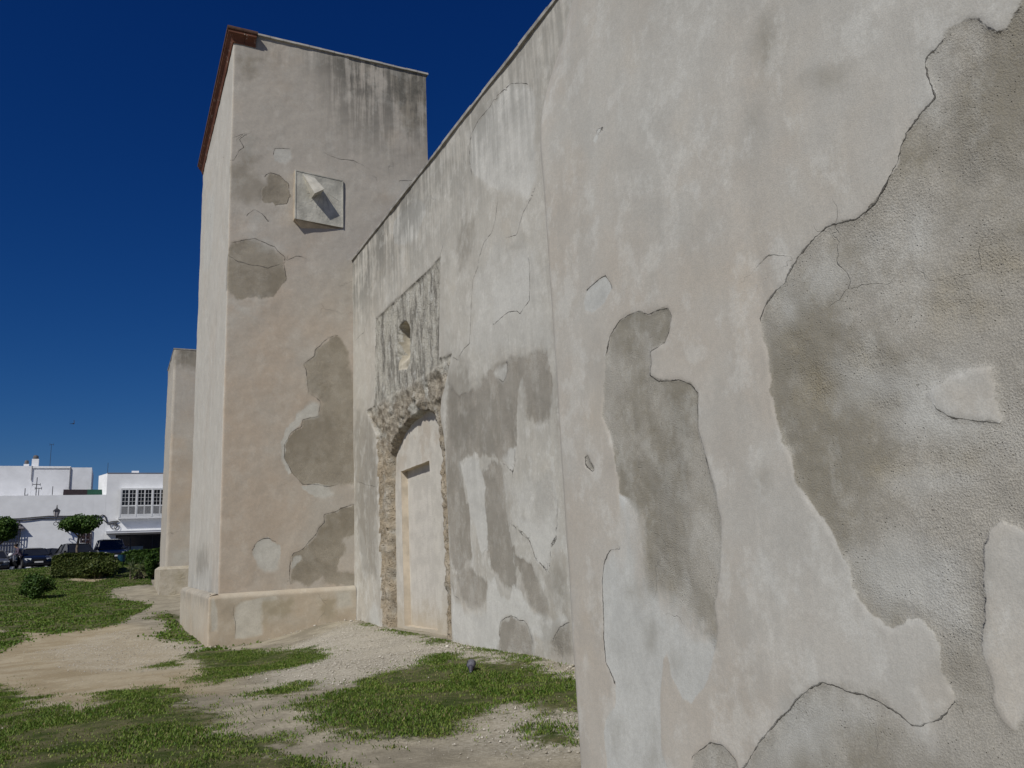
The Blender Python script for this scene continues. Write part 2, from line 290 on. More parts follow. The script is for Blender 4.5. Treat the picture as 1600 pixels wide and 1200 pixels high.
# ------------------------------------------------------------------ wall builder
ATT=('A','B','C','D','E','sf','crack_shade_d','cks','tan','stk')
def build_wall(parts,pos,us,zs,polys,cracks,parent,warp=.03,step=.010,extra=None,classify=None,tanf=0.,stkf=None,seed=0,und=.012,xattr=None):
    """pos(u,z,d)->xyz with d = outward displacement. polys: (type, [(u,z)...], edges with a crack and painted lip shadow, or None)"""
    nu,nz=len(us),len(zs); Ug,Zg=np.meshgrid(us,zs,indexing='ij'); U=Ug.ravel(); Z=Zg.ravel()
    wx=fbm(U,Z,np.full_like(U,seed+.5),1/.35 if warp<.05 else 1/.6,4)*warp; wz=fbm(U,Z,np.full_like(U,seed+9.5),1/.35 if warp<.05 else 1/.6,4)*warp
    P=np.stack([U+wx,Z+wz],1); a={k:np.full(len(U),-.5) for k in ATT}
    a['crack_shade_d'][:]=.5; a['cks'][:]=0; a['sf'][:]=0; a['stk'][:]=0; a['tan'][:]=tanf(U,Z) if callable(tanf) else tanf
    def upd_crack_shade(d,st):
        k=np.abs(d)<np.abs(a['crack_shade_d']); a['crack_shade_d'][k]=d[k]; a['cks'][k]=st[k]
    for ty,pl,ce in polys:
        pl=np.asarray(pl,float); lo=pl.min(0)-.5; hi=pl.max(0)+.5
        k=np.where((P[:,0]>lo[0])&(P[:,0]<hi[0])&(P[:,1]>lo[1])&(P[:,1]<hi[1]))[0]
        if not len(k): continue
        d=sdf(P[k],pl)
        if ty=='X': a['A'][k]=np.minimum(a['A'][k],-d)
        elif ty=='S': a['sf'][k]=np.maximum(a['sf'][k],sst(-.12,.05,d))
        else: a[ty][k]=np.maximum(a[ty][k],d)
        if ty=='B': pass
        if ce is not None:
            idx=range(len(pl)) if ce=='all' else range(ce[0],ce[1])
            D=np.full(len(k),9.)
            for i in idx: D=np.minimum(D,seg(P[k],pl[i%len(pl)],pl[(i+1)%len(pl)]))
            st=(D<np.abs(d)+.004)*1.*np.clip(1.6-np.abs(d)/.06,0,1)
            full_d=np.full(len(U),9.); full_s=np.zeros(len(U)); full_d[k]=d; full_s[k]=st; upd_crack_shade(full_d,full_s)
    for pl in cracks:
        d=sdline(P,pl); e=np.minimum(np.hypot(*(P-pl[0]).T),np.hypot(*(P-pl[-1]).T)); upd_crack_shade(d,np.clip(e/.12,0,1)*np.clip(1.6-np.abs(d)/.06,0,1)*.9)
    if stkf is not None: a['stk']=stkf(U,Z)
    disp=und*fbm(U,Z,np.full_like(U,seed+3.),1/.9,3)+und*.25*fbm(U,Z,np.full_like(U,seed+4.),1/.16,2)
    t=np.clip((a['A']+.006)/.014,0,1)*(1-a['sf']); disp=disp-step*t+t*.0035*fbm(U,Z,np.full_like(U,seed+6.),1/.07,3)
    t2=np.clip((a['B']+.006)/.014,0,1)*(1-a['sf']); disp=disp-step*.4*t2*(1-t)
    if extra is not None: disp=extra(U,Z,disp,P)
    V=pos(U,Z,disp)
    I=np.arange(nu*nz).reshape(nu,nz); F=np.stack([I[:-1,:-1],I[1:,:-1],I[1:,1:],I[:-1,1:]],-1).reshape(-1,4)
    cl=np.zeros(len(F),int) if classify is None else classify(U[F].mean(1),Z[F].mean(1),disp[F].mean(1))
    out=[]
    for i,(nm,mat,par) in enumerate(parts):
        Fi=F[cl==i]; used,inv=np.unique(Fi,return_inverse=True)
        if not len(Fi): out.append(None); continue
        out.append(mesh(nm,V[used],inv.reshape(-1,4),mat,par,True,{k:a[k][used] for k in ATT}))
    return out
def grid(*rs):
    o=[]
    for a,b,s in rs: n=max(1,int(round((b-a)/s))); o+=list(a+(b-a)*np.arange(n)/n)
    return np.array(o+[rs[-1][1]])
church=thing('church','old church of weathered pale plaster with square tower and long patched side wall','church',(5.7,12,0))
WX=5.7; TY=21.03; TX=2.34; BX=2.36; BY=4.14
# ---- near buttress -------------------------------------------------
def U8(x,y): q=onx(830+x/2,y/2,BX); return (q[1],q[2])
pz=np.array([-1,3.9,4.19,4.43,4.68,5.01,5.35,5.9,6.5,12]); px_=np.array([.02,-.01,-.03,.01,.09,.23,.39,.60,.72,.75])
P1=[(1640,-700),(1600,-200),(1545,-60),(1525,10),(1500,50),(1480,90),(1450,102),(1420,80),(1405,65),(1380,60),(1345,70),(1310,100),(1280,135),(1255,165),(1235,180),(1228,205),(1240,250),(1262,305),(1215,355),(1175,410),(1158,450),(1145,500),(1120,550),(1100,595),(1070,640),(1020,680),(975,693),(928,705),(880,750),(840,795),(810,840),(790,885),(765,905),(735,945),(715,1000),(722,1060),(738,1100),(742,1160),(750,1220),(760,1290),(785,1380),(815,1440),(830,1510),(870,1580),(920,1640),(950,1700),(990,1765),(1010,1850),(1050,1910),(1100,1955),(1130,1965),(1170,1935),(1220,1940),(1260,1980),(1275,2040),(1290,2110),(1325,2185),(1400,2192),(1445,2190),(1445,2140),(1430,2080),(1408,2020),(1412,1880),(1405,1810),(1415,1760),(1418,1700),(1430,1660),(1465,1622),(1500,1640),(1540,1660),(1640,1700),(2000,1500),(2300,900),(2300,-700)]
P2=[(1325,2185),(1300,2222),(1275,2248),(1245,2258),(1215,2268),(1190,2265),(1140,2225),(1080,2190),(1040,2175),(990,2165),(950,2145),(905,2133),(870,2150),(830,2180),(805,2215),(770,2245),(735,2290),(710,2320),(690,2355),(670,2390),(600,2470),(560,2700),(2400,2700),(2200,2500),(1800,2400),(1640,2300),(1560,2230),(1540,2250),(1510,2280),(1480,2255),(1445,2190)]
P3=[(235,1100),(245,1045),(275,1000),(305,985),(335,975),(365,982),(390,970),(425,962),(437,985),(430,1030),(415,1070),(370,1100),(375,1130),(370,1170),(395,1190),(440,1190),(460,1187),(495,1200),(520,1230),(518,1270),(520,1340),(540,1420),(560,1500),(575,1560),(590,1630),(590,1700),(585,1800),(570,1900),(580,1960),(570,2030),(530,1990),(500,1950),(450,1900),(410,1850),(370,1840),(345,1780),(335,1640),(300,1570),(270,1545),(268,1480),(258,1420),(240,1360),(220,1300),(226,1200)]
Q2=[(268,1540),(275,1640),(275,1715),(245,1720),(228,1760),(222,1820),(225,1900),(228,2000),(235,2070),(262,2130),(262,2210),(235,2240),(228,2300),(235,2400),(240,2700),(430,2700),(430,2400),(410,2350),(405,2180),(412,2060),(425,2050),(440,2120),(470,2185),(500,2198),(540,2150),(560,2100),(575,2000),(560,1985),(500,1940),(445,1890),(400,1850),(370,1840),(340,1780),(330,1640),(300,1560)]
Q1=[(1245,1230),(1252,1212),(1300,1180),(1370,1160),(1438,1150),(1446,1220),(1462,1325),(1400,1318),(1310,1303),(1265,1275)]
OV=[(165,945),(175,905),(205,880),(232,858),(248,880),(255,900),(240,928),(225,950),(190,978),(165,970)]
BT=[(505,2360),(560,2320),(600,2330),(640,2380),(650,2440),(600,2600),(500,2600)]
def ell(cx,cy,rx,ry,n=14,rot=0): return [(cx+rx*math.cos(t)*math.cos(rot)-ry*math.sin(t)*math.sin(rot),cy+rx*math.cos(t)*math.sin(rot)+ry*math.sin(t)*math.cos(rot)) for t in [2*math.pi*k/n for k in range(n)]]
def m8(l): return [U8(x,y) for x,y in l]
bp=[('S',m8([(262,1640),(330,1600),(360,1780),(420,1830),(470,1900),(540,1960),(480,2010),(400,1960),(300,1900),(262,1800)]),None),('S',m8([(1000,2180),(1300,2300),(1300,2500),(800,2400)]),None),('A',m8(P1),(12,34)),('A',m8(P2),(0,20)),('A',m8(P3),(0,22)),('B',m8(Q2),(2,9)),('B',m8(OV),(1,5)),('A',m8(BT),(0,3)),
 ('B',m8([(205,405),(222,398),(228,404),(208,420),(200,450),(193,440)]),(0,2)),
 ('X',m8(Q1),(6,9)),('D',m8(ell(1130,1230,170,90)),None),('D',m8([(960,1690),(1150,1660),(1340,1700),(1380,1850),(1350,1990),(1270,1990),(1200,1930),(1100,1950),(1020,1840)]),None),('C',m8([(1290,2010),(1350,1960),(1400,1760),(1412,1900),(1405,2100),(1420,2190),(1330,2190)]),None),('C',m8(ell(720,1500,10,10)),None),('D',m8(ell(1250,1500,130,60)),None),('D',m8([(930,1130),(1050,1080),(1240,1210),(1400,1330),(1330,1400),(1100,1350),(1000,1230)]),None),
 ('D',m8(ell(800,980,45,60)),None),('D',m8(ell(1200,720,60,80)),None),('D',m8(ell(1250,250,40,120)),None),('D',m8([(780,2200),(900,2150),(1050,2230),(900,2400),(720,2400)]),None),
 ('E',m8(ell(890,1190,42,72)),None),('E',m8(ell(1090,1270,44,34)),None),('E',m8(ell(820,1050,34,28)),None),('E',m8(ell(1220,1450,150,26,rot=-.1)),None),('E',m8(ell(1440,820,110,60)),None),('E',m8(ell(1050,1110,60,40)),None),('E',m8(ell(1360,960,120,50)),None),
 ('C',m8(ell(1000,1150,230,60,rot=-.1)),None),('C',m8(ell(735,130,32,90)),None),('C',m8(ell(700,390,24,50)),None),('C',m8(ell(910,240,60,40)),None),('C',m8(ell(1420,500,130,90)),None),('C',m8(ell(1380,320,80,60)),None),('E',m8(ell(1330,900,60,40)),None),('C',m8(ell(820,1120,60,90)),None),('D',m8(ell(930,860,50,40)),None),('D',m8(ell(1060,750,40,30)),None),('D',m8(ell(1050,1090,30,25)),None),('D',m8(ell(1340,1180,60,30)),None),('C',m8([(345,1540),(395,1400),(420,1250),(470,1250),(500,1500),(480,1850),(380,1830)]),None),
 ('C',m8(ell(1330,2100,50,60)),None),('C',m8(ell(840,2210,40,60)),None),('C',m8(ell(375,2010,18,42)),None),('C',m8(ell(320,1850,22,24)),None),('C',m8(ell(265,2290,28,60)),None),('C',m8(ell(385,2330,18,80)),None),('C',m8(ell(440,2060,10,30)),None),
 ('C',m8(ell(540,1970,34,28)),None),('A',m8([(167,1430),(176,1424),(184,1445),(197,1468),(190,1474),(170,1455)]),'all')]
bc=[m8([(690,850),(740,800),(800,800)])]
rc=.07
def bpos(U,Z,d):
    zq_=np.linspace(-1,10,441); pr_=np.convolve(np.pad(np.interp(zq_,pz,px_),14,mode='edge'),np.hanning(29)/np.hanning(29).sum(),'valid'); sh=np.interp(Z,zq_,pr_); w_=.35+1.6*np.maximum(sh,0); sh=sh*np.clip((U-(BY-rc-w_))/w_,0,1)**1.6+np.interp(Z,[7,8.2,9.2],[0,.6,3.2])
    x=np.empty_like(U); y=np.empty_like(U); k1=U<=BY-rc; k2=(U>BY-rc)&(U<=BY+.05); k3=U>BY+.05
    x[k1]=BX+sh[k1]-d[k1]; y[k1]=U[k1]
    th=(U[k2]-(BY-rc))/(rc+.05)*math.pi/2; x[k2]=BX+sh[k2]+rc*(1-np.cos(th))-d[k2]*np.cos(th); y[k2]=BY-rc+rc*np.sin(th)+d[k2]*np.sin(th)
    t=(U[k3]-(BY+.05))/3.4; x[k3]=BX+sh[k3]+rc+t*(WX+.1-BX-sh[k3]-rc); y[k3]=BY+d[k3]
    return np.stack([x,y,Z+x*0],1)
us=grid((-6,.9,.12),(.9,BY-rc,.0135),(BY-rc,BY+.05,.02),(BY+.05,BY+3.45,.1)); zs=grid((-.6,.2,.1),(.2,3.7,.0145),(3.7,5.8,.03),(5.8,9.2,.15))
build_wall([('buttress',P_near,church)],bpos,us,zs,bp,bc,church,warp=.012,step=.0065,und=.008,seed=1,tanf=lambda U,Z:.30+.25*sst(1.6,.6,Z)+.2*sst(2.6,3.6,U),stkf=lambda U,Z:.12+0*U)[0]['label']='pale rounded buttress with grey patches of exposed render, nearest the viewer'
# ---- long side wall ------------------------------------------------
def W(l): return [tuple(onx(x,y,WX)[1:]) for x,y in l]
def z3(l): return [(540+x/3.3333,380+y/3.3333) for x,y in l]
def z4(l): return [(540+x/3.3333,700+y/3.3333) for x,y in l]
def z2(l): return [(280+x/2.857,20+y/2.857) for x,y in l]
def zq(l): return [(540+x/2.7895,130+y/2.7907) for x,y in l]
STONE=W([(586.5,500),(600,486),(640,449),(687.6,402.5),(686.5,480),(685,560),(705.6,554),(699,578),(694,605),(689,625),(688,645),(690,668),(693,695),(694.5,730),(697.5,790),(700.5,850),(703,940),(704.5,1006),(596,985),(595.5,965),(592.5,850),(589.5,740),(588,680),(579,655),(573,642),(585,634),(586,560)])
OPEN=W([(601,990),(599,850),(598,760),(600,712),(607,688),(617,670),(630,655),(650,640),(662,640),(672,650),(680,668),(682,710),(682,740),(687,850),(690,955),(692,1010)])
DOORP=[tuple(onx(x,y,5.99)[1:]) for x,y in [(626.4,736.6),(670.8,719.5),(684,985),(632,978)]]
NICHE=[tuple(onx(x,y,5.78)[1:]) for x,y in z3([(290,655),(288,480),(292,445),(300,422),(315,407),(327,420),(335,450),(337,490),(337,620),(325,655)])]
BAND=W([(585,634),(640,600),(700,560),(705,556),(699,578),(690,622),(665,632),(640,640),(610,662),(592,676),(580,655),(573,642)])
_nc=np.mean(NICHE,axis=0); NICHE=[(_nc[0]+(y-_nc[0])*1.25,z) for y,z in NICHE]
def wextra(U,Z,disp,P):
    n=fbm(U,Z,U*0+2.,1/.25,4); n2=fbm(U,Z,U*0+7.,1/.09,3)
    ds=sdf(P,STONE); t=np.clip((ds+.02)/.05,0,1)
    up=sst(5.0,5.35,Z)*.72; d=disp*(1-t)+t*(-.10+.065*up/.72+(1-up)*(.05*n+.04*n2+.02*fbm(U,Z,U*0+9.,1/.05,2)))
    dn=sdf(P,NICHE); tn=np.clip((dn+.02)/.05,0,1); zz=np.clip((Z-5.6)/.8,0,1); d=d-tn*(.05+.28*sst(.35,.75,zz))
    db=sdf(P,BAND); tb=np.clip((db+.02)/.07,0,1); d=d+tb*(.035+.03*n)
    P2_=np.stack([U+.05*fbm(U,Z,U*0+21.,1/.22,4)+.02*n2,Z+.05*fbm(U,Z,U*0+25.,1/.22,4)],1)
    do=sdf(P2_,OPEN); jl=(U>17.2); to=np.clip((do)/np.where(jl,.17,.06),0,1)
    d=d*(1-to)-.60*to
    return d
def wclass(U,Z,d):
    q=np.stack([U,Z],1); P2_=np.stack([U+.05*fbm(U,Z,U*0+21.,1/.22,4)+.02*fbm(U,Z,U*0+7.,1/.09,3),Z+.05*fbm(U,Z,U*0+25.,1/.22,4)],1)
    c=np.zeros(len(U),int); wxp=fbm(U,Z,U*0+5.5,1/.6,4)*.03; wzp=fbm(U,Z,U*0+14.5,1/.6,4)*.03
    c[sdf(np.stack([U+wxp,Z+wzp],1),STONE)>-.01]=1; c[sdf(np.stack([U+wxp,Z+wzp],1),NICHE)>-.0]=2; 
    return c
D1=[(700,600),(720,622),(745,600),(770,575),(800,560),(855,545),(864,600),(856,660),(838,668),(822,645),(812,600),(806,690),(792,730),(770,715),(735,712),(718,722),(728,760),(735,820),(737,870),(720,900),(706,890),(698,800),(695,700),(698,640)]
wp=[('A',W(D1),None),('A',W([(772,720),(785,728),(795,800),(802,860),(806,930),(790,925),(775,900),(765,890),(758,830),(750,740)]),None),
 ('A',W([(745,900),(725,885),(722,895),(712,905),(722,945),(737,957),(752,955),(760,940),(762,915)]),None),('A',W([(835,760),(862,735),(872,800),(848,822),(836,800)]),None),
 ('A',W([(800,868),(815,900),(828,950),(850,965),(858,950),(845,920),(830,880)]),None),
 ('A',W(z4([(800,1080),(800,980),(805,910),(830,885),(860,870),(885,880),(900,895),(925,890),(945,915),(960,960),(975,1010),(985,1100)])),(1,10)),
 ('A',W(z4([(1080,1000),(1095,970),(1120,930),(1165,905),(1200,1100),(1110,1090),(1085,1040)])),(0,3)),
 ('B',W(z4([(590,80),(650,40),(690,60),(700,100),(725,200),(718,290),(738,400),(742,500),(740,530),(712,560),(690,480),(652,350),(640,270),(612,150)])),None),
 ('B',W(z4([(870,385),(890,345),(960,370),(1010,400),(1050,350),(1080,322),(1097,450),(1070,500),(1062,580),(1055,648),(1025,610),(990,570),(960,480),(910,430)])),(6,13)),
 ('B',W(z4([(730,860),(740,690),(770,660),(790,700),(805,760),(855,790),(860,705),(900,745),(980,860),(1060,885),(1160,870),(1170,905),(1120,930),(1080,1000),(1020,985),(960,965),(935,900),(895,895),(860,870),(820,890),(800,930),(785,985),(740,985)])),None),
 ('B',W(z4([(545,700),(560,760),(620,850),(740,840),(800,1000),(780,1070),(560,1010)])),None),
 ('B',W(z3([(770,200),(810,175),(850,160),(870,110),(885,75),(930,55),(955,80),(962,160),(960,300),(910,370),(895,355),(850,355),(812,385),(765,430)])),(6,13)),
 ('B',W(z3([(765,682),(805,650),(845,615),(848,660),(835,700),(818,725),(800,705)])),(2,6)),('B',W(z3([(815,1120),(850,1070),(885,1068),(882,1140),(875,1185),(840,1160)])),(2,5)),
 ('B',W(z2([(1060,820),(1040,840),(1020,870),(985,882),(958,945),(953,985),(960,1030),(985,1040),(1030,1025),(1062,1008),(1075,960),(1100,900),(1100,850),(1075,835)])),None),
 ('B',W(z4([(125,930),(122,850),(150,782),(170,820),(178,930)])),None),('B',W(z4([(65,380),(90,440),(110,540),(118,660),(108,700),(90,680),(72,560)])),None),
 ('B',W(zq([(540,270),(550,210),(575,165),(625,110),(680,40),(720,5),(790,0),(830,60),(825,200),(830,430),(800,500),(750,480),(700,465),(620,445),(560,400),(545,360)])),(0,6)),
 ('D',W([(768,385),(800,370),(845,390),(860,540),(800,555),(760,560),(737,540),(742,430)]),None),('D',W([(790,760),(830,740),(870,740),(880,860),(850,860),(810,800)]),None),
 ('C',W([(553,640),(580,650),(590,740),(590,860),(588,900),(565,905),(556,800)]),None),('C',W([(700,580),(730,560),(745,640),(735,690),(715,700),(700,690)]),None),('C',W([(840,980),(870,960),(888,990),(888,1040),(860,1035)]),None),
 ('C',W([(858,880),(885,900),(886,960),(866,960)]),None),('C',W(zq([(500,600),(560,590),(570,640),(540,760),(500,800),(480,700)])),None),('C',W(zq([(660,720),(780,670),(790,720),(700,780),(640,790)])),None)]
wc=[W(zq(l)) for l in [[(540,270),(545,220),(575,165),(625,110),(655,60),(690,30),(700,35),(722,0)],[(540,270),(538,330),(552,402)],[(832,430),(810,500),(775,560),(745,660),(705,670)],[(662,500),(650,600),(635,650),(605,690),(580,760),(577,800),(552,860),(548,920),(543,1130),(520,1150),(492,1200)],[(410,760),(425,690)],[(45,1120),(80,1085),(100,990)]]]
wc+=[W(z4(l)) for l in [[(868,398),(930,435),(955,470)],[(990,570),(1030,610),(1057,645),(1070,520),(1100,470),(1105,300)],[(710,560),(738,520)],[(820,80),(870,120),(885,70)],[(640,1045),(740,1080),(800,1060)],[(60,170),(110,190),(160,205)],[(600,800),(560,760),(550,700)]]]+[W(z3([(500,600),(560,600),(590,608)]))]
def wstk(U,Z):
    top=sst(3.2,.1,9.8-Z); return np.clip(.95*top*(.55+.45*sst(12,19,U))+.25*sst(2,0,np.abs(Z-4)),0,1)
def wpos(U,Z,d): return np.stack([WX-d,U,Z],1)
us=grid((3.9,9,.3),(9,14.,.045),(14.,19.3,.024),(19.3,TY+.02,.05)); zs=grid((-.6,-.2,.2),(-.2,7.8,.031),(7.8,9.8,.05))
pw=build_wall([('side_wall',P_wall,church),('exposed_masonry',M_rub,church),('arched_niche',simple('niche_plaster',(.43,.395,.32),.95,.2,4,.1,bump=.01),church)],wpos,us,zs,wp,wc,church,warp=.05,step=.005,extra=wextra,classify=wclass,tanf=lambda U,Z:.15+.5*sst(15,20,U)+.35*sst(1.2,0,Z),stkf=wstk,seed=5,und=.02)
pw[0]['label']='long side wall with patched grey and white plaster and dark drip streaks'
pw[1]['label']='rough pitted stonework stripped of plaster around the walled-up doorway'
XI=5.99; XD=6.15; dq=[np.array(q) for q in DOORP]; 
(yl,zl),(yr,zr_),(yr2,zb2),(yl2,zb1)=dq; zb2=max(zb2,.03); zb1=max(zb1,.03)
def sub(q0,q1,n): return [tuple(q0+(q1-q0)*i/n+np.array([random.uniform(-.006,.006),random.uniform(-.006,.006)])*(0<i<n)) for i in range(n+1)]
top_=sub(dq[0],dq[1],14); rt_=sub(dq[1],np.array([yr2,zb2]),20); bot_=sub(np.array([yr2,zb2]),np.array([yl2,zb1]),10); lf_=sub(np.array([yl2,zb1]),dq[0],20)
ring=top_[:-1]+rt_[:-1]+bot_[:-1]+lf_[:-1]; n=len(ring); cyc=np.array([(yl+yr)/2,2.]); outer=[]
for (y,z) in ring:
    d_=np.array([y,z])-cyc; k=max(abs(d_[0])/2.6,abs(d_[1])/3.0); outer.append(tuple(cyc+d_/k))
mb=MB(); mb.add([(XI,y,z) for y,z in outer]+[(XI,y,z) for y,z in ring],[(i,(i+1)%n,n+(i+1)%n,n+i) for i in range(n)])
reloc_=lambda o: setattr(o,'location',(0,0,0)) or o
inf=mb.build('doorway_infill',M_door,church,loc=church.location); inf.location=(0,0,0)
mb=MB(); mb.add([(XI+.001,y,z) for y,z in ring]+[(XD,y,z) for y,z in ring],[(i,(i+1)%n,n+(i+1)%n,n+i) for i in range(n)]); o=mb.build('door_reveal',simple('reveal_plaster',(.56,.49,.39),.9,.15,3,.1,bump=.004),inf,loc=church.location); o.location=(0,0,0)
mb=MB(); mb.add([(XD-.001,y,z) for y,z in ring],[tuple(range(n))]); o=mb.build('blind_door',dirty('blind_door_plaster',(.56,.535,.485)),church,loc=church.location); o.location=(0,0,0); o['label']='smooth plastered-over door panel set back in the rough stone arch'
mb=MB(); mb.box((WX+.9,3.9,-.6),(WX+1.6,TY-.03,9.795)); mb.box((WX+.03,3.9,9.62),(WX+.9,TY-.03,9.79)); mb.box((WX+.25,-6,-.6),(WX+1.6,3.9,9.79)); mb.build('wall_core',P_wall,church,loc=church.location).location=(0,0,0)
def reloc(o,par): o.location=(0,0,0); return o
mb=MB()
for i in range(34): 
    y0=3.9+i*(TY-3.92)/34; mb.box((WX-.035-random.uniform(0,.015),y0+.004,9.80),(WX+1.65,y0+(TY-3.92)/34-.004,9.86+random.uniform(-.006,.01)))
reloc(mb.build('coping',M_cop,church,loc=church.location),church)
# ---- tower ---------------------------------------------------------
def T(l): return [(q[0],q[2]) for q in (ony(x,y,TY) for x,y in l)]
def z5(l): return [(240+x/2.2222,520+y/2.2222) for x,y in l]
def zp(l): return [(240+x/5,800+y/5) for x,y in l]
def Tl(l): return [(TX-(q[1]-TY),q[2]) for q in (onx(x,y,TX) for x,y in l)]
tp=[('A',T(z5([(565,60),(600,20),(640,8),(665,40),(680,110),(700,160),(720,300),(720,525),(640,525),(590,532),(520,522),(480,480),(455,440),(455,390),(480,350),(515,330),(520,300),(572,295),(572,240),(533,210),(527,110),(560,80)])),(8,24)),
 ('B',T(z5([(540,240),(568,245),(570,295),(518,303),(508,330),(478,352),(457,388),(452,440),(478,482),(470,490),(445,440),(443,380),(462,335),(485,310),(498,280)])),None),
 ('B',T(z5([(512,530),(560,525),(600,530),(622,562),(580,568),(540,556)])),None),
 ('A',T(zp([(1068,570),(1065,480),(1075,360),(1110,320),(1160,300),(1230,215),(1270,175),(1290,130),(1340,90),(1330,20),(1400,0),(1620,-80),(1620,150),(1490,220),(1505,290),(1470,380),(1440,460),(1600,480),(1600,590),(1440,585),(1340,560),(1330,480),(1230,590),(1130,560)])),(0,12)),
 ('B',T(zp([(775,290),(810,245),(860,208),(900,203),(950,225),(995,265),(990,340),(975,440),(940,460),(860,468),(820,440),(795,370)])),(0,4)),
 ('B',T(zp([(1070,480),(1075,400),(1100,350),(1150,345),(1160,380),(1110,430)])),None),
 ('C',T(z2([(245,645),(270,600),(270,575),(315,530),(340,560),(340,600),(385,640),(330,690),(350,740),(390,790),(360,850),(300,850),(230,800),(215,700)])),None),
 ('A',T(z2([(385,730),(410,712),(450,722),(485,755),(497,820),(480,862),(430,862),(370,842),(362,800),(392,768)])),(0,6)),
 ('D',T(z2([(310,910),(340,885),(380,905),(402,940),(370,950),(362,980),(330,985),(315,950)])),(0,3)),
 ('D',T(z2([(268,585),(315,530),(340,570),(330,620),(290,640)])),None),('D',T(z2([(270,990),(300,972),(340,990),(430,1010),(470,1060),(400,1060),(320,1010)])),None),
 ('A',T([(345,420),(352,392),(366,378),(400,374),(430,386),(446,402),(446,430),(430,462),(405,470),(370,466),(345,452)]),(2,6)),
 ('B',T(z2([(418,640),(430,610),(495,605),(497,650),(470,680),(430,665)])),(0,2)),('D',T(z2([(955,810),(985,748),(1052,750),(1010,810),(970,825)])),(1,2)),
 ('C',T([(600,110),(664,120),(664,200),(640,210),(620,150)]),None),('C',T([(375,95),(400,95),(405,115),(385,118)]),None),('D',T([(355,470),(420,465),(400,500),(365,495)]),None),
 ('D',Tl([(300,900),(330,880),(330,930),(300,930)]),None),('C',Tl([(308,860),(325,850),(328,900),(304,915)]),None),('D',Tl([(322,300),(335,300),(330,420),(318,430)]),None)]
tc=[T(z2(l)) for l in [[(225,655),(245,655),(262,612),(290,600),(270,570),(300,545),(315,528)],[(640,625),(720,650),(780,660),(830,690)],[(480,1110),(520,1090),(560,1100)],[(205,1070),(260,1110),(330,1130),(400,1140),(460,1120)],[(245,560),(300,540)]]]
tc+=[Tl(l) for l in [[(334,300),(326,360),(330,420),(322,470),(326,520)],[(328,600),(320,700),(322,760)]]]
def tpos(U,Z,d):
    r=.05; x=np.empty_like(U); y=np.empty_like(U); u=U-TX; k1=u>=r; k2=(u<r)&(u>-r); k3=u<=-r
    x[k1]=U[k1]; y[k1]=TY-d[k1]; x[k3]=TX-d[k3]; y[k3]=TY-u[k3]
    th=(u[k2]+r)/(2*r)*math.pi/2; x[k2]=TX+r-np.cos(th)*(r+d[k2]); y[k2]=TY+r-np.sin(th)*(r+d[k2])
    return np.stack([x,y,Z],1)
us=grid((TX-8.6,TX-.05,.07),(TX-.05,TX+.05,.02),(TX+.05,5.75,.04),(5.75,8.05,.06)); zs=grid((-.6,.8,.2),(.8,16.25,.042))
def tstk(U,Z):
    top=sst(4.2,.3,16.25-Z); return np.clip(1.05*top*sst(4.0,6.2,U)+.35*sst(1.2,0,16.25-Z)+.5*sst(2.6,.3,Z)*(U<TX),0,1)
pt=build_wall([('tower',P_tower,church),('tower_side',P_side,church)],tpos,us,zs,tp,tc,church,warp=.09,step=.006,classify=lambda U,Z,d:(U<TX).astype(int),tanf=lambda U,Z:np.where(U<TX,.2,.55-.5*sst(9,14,Z)),stkf=tstk,seed=9,und=.02)
pt[0]['label']='tan front of the square tower with grey-brown patches and black streaks'
pt[1].name='tower_flank'; pt[1]['label']='pale narrow flank of the square tower'
mb=MB(); mb.box((8.0,TY+.03,-.6),(8.05,29.6,16.24)); mb.box((TX+.02,29.58,-.6),(8.05,29.62,16.24)); mb.box((TX+.03,TY+.03,16.18),(8.05,29.6,16.245))
tb=reloc(mb.build('tower_rear',P_side,church,loc=church.location),church)
mb=MB()
for i in range(14):
    x0=2.96+i*(8.12-2.96)/14; mb.box((x0+.003,TY-.05-random.uniform(0,.012),16.25),(x0+(8.12-2.96)/14-.003,29.7,16.30+random.uniform(0,.008)))
reloc(mb.build('tower_coping',simple('pale_coping',(.42,.41,.38),.9,.2,3),church,loc=church.location),church)
# cornice: cavetto profile, one painted moulding in segments with joints, dark tile above
prof=[(0,15.86),(.03,15.86),(.035,15.90),(.06,15.96),(.11,16.03),(.165,16.08),(.165,16.16),(0,16.16)]
def moulding(segs,name,mat,prof):
    mb=MB()
    for (ax,ay,bx,by,nx,ny,m0,m1) in segs:
        V=[];n=len(prof); tx,ty=(bx-ax),(by-ay); L=math.hypot(tx,ty); tx/=L; ty/=L
        for (px,py,mm,sg) in ((ax,ay,m0,-1),(bx,by,m1,1)):
            for o,z in prof: V.append((px+nx*o+tx*sg*o*mm,py+ny*o+ty*sg*o*mm,z))
        mb.add(V,[(i,(i+1)%n,n+(i+1)%n,n+i) for i in range(n)]+[tuple(range(n))[::-1],tuple(range(n,2*n))])
    return reloc(mb.build(name,mat,church,loc=church.location),church)
sg=[]
ys=np.linspace(TY,29.6,15)
for i in range(14): sg.append((TX,ys[i]+(.006 if i else 0),TX,ys[i+1]-.006,-1,0,1 if i==0 else 0,0))
sg.append((TX,TY,2.62,TY,0,-1,1,0)); sg.append((2.63,TY,2.93,TY,0,-1,0,0))
moulding(sg,'cornice',M_corn,prof)['label']='dark red painted cornice under the tower roof edge'
moulding([(TX,TY,TX,29.65,-1,0,1,0),(TX,TY,2.96,TY,0,-1,1,0)],'roof_edge_tiles',M_tile,[(0,16.163),(.19,16.163),(.20,16.19),(.20,16.235),(.18,16.26),(0,16.27)])
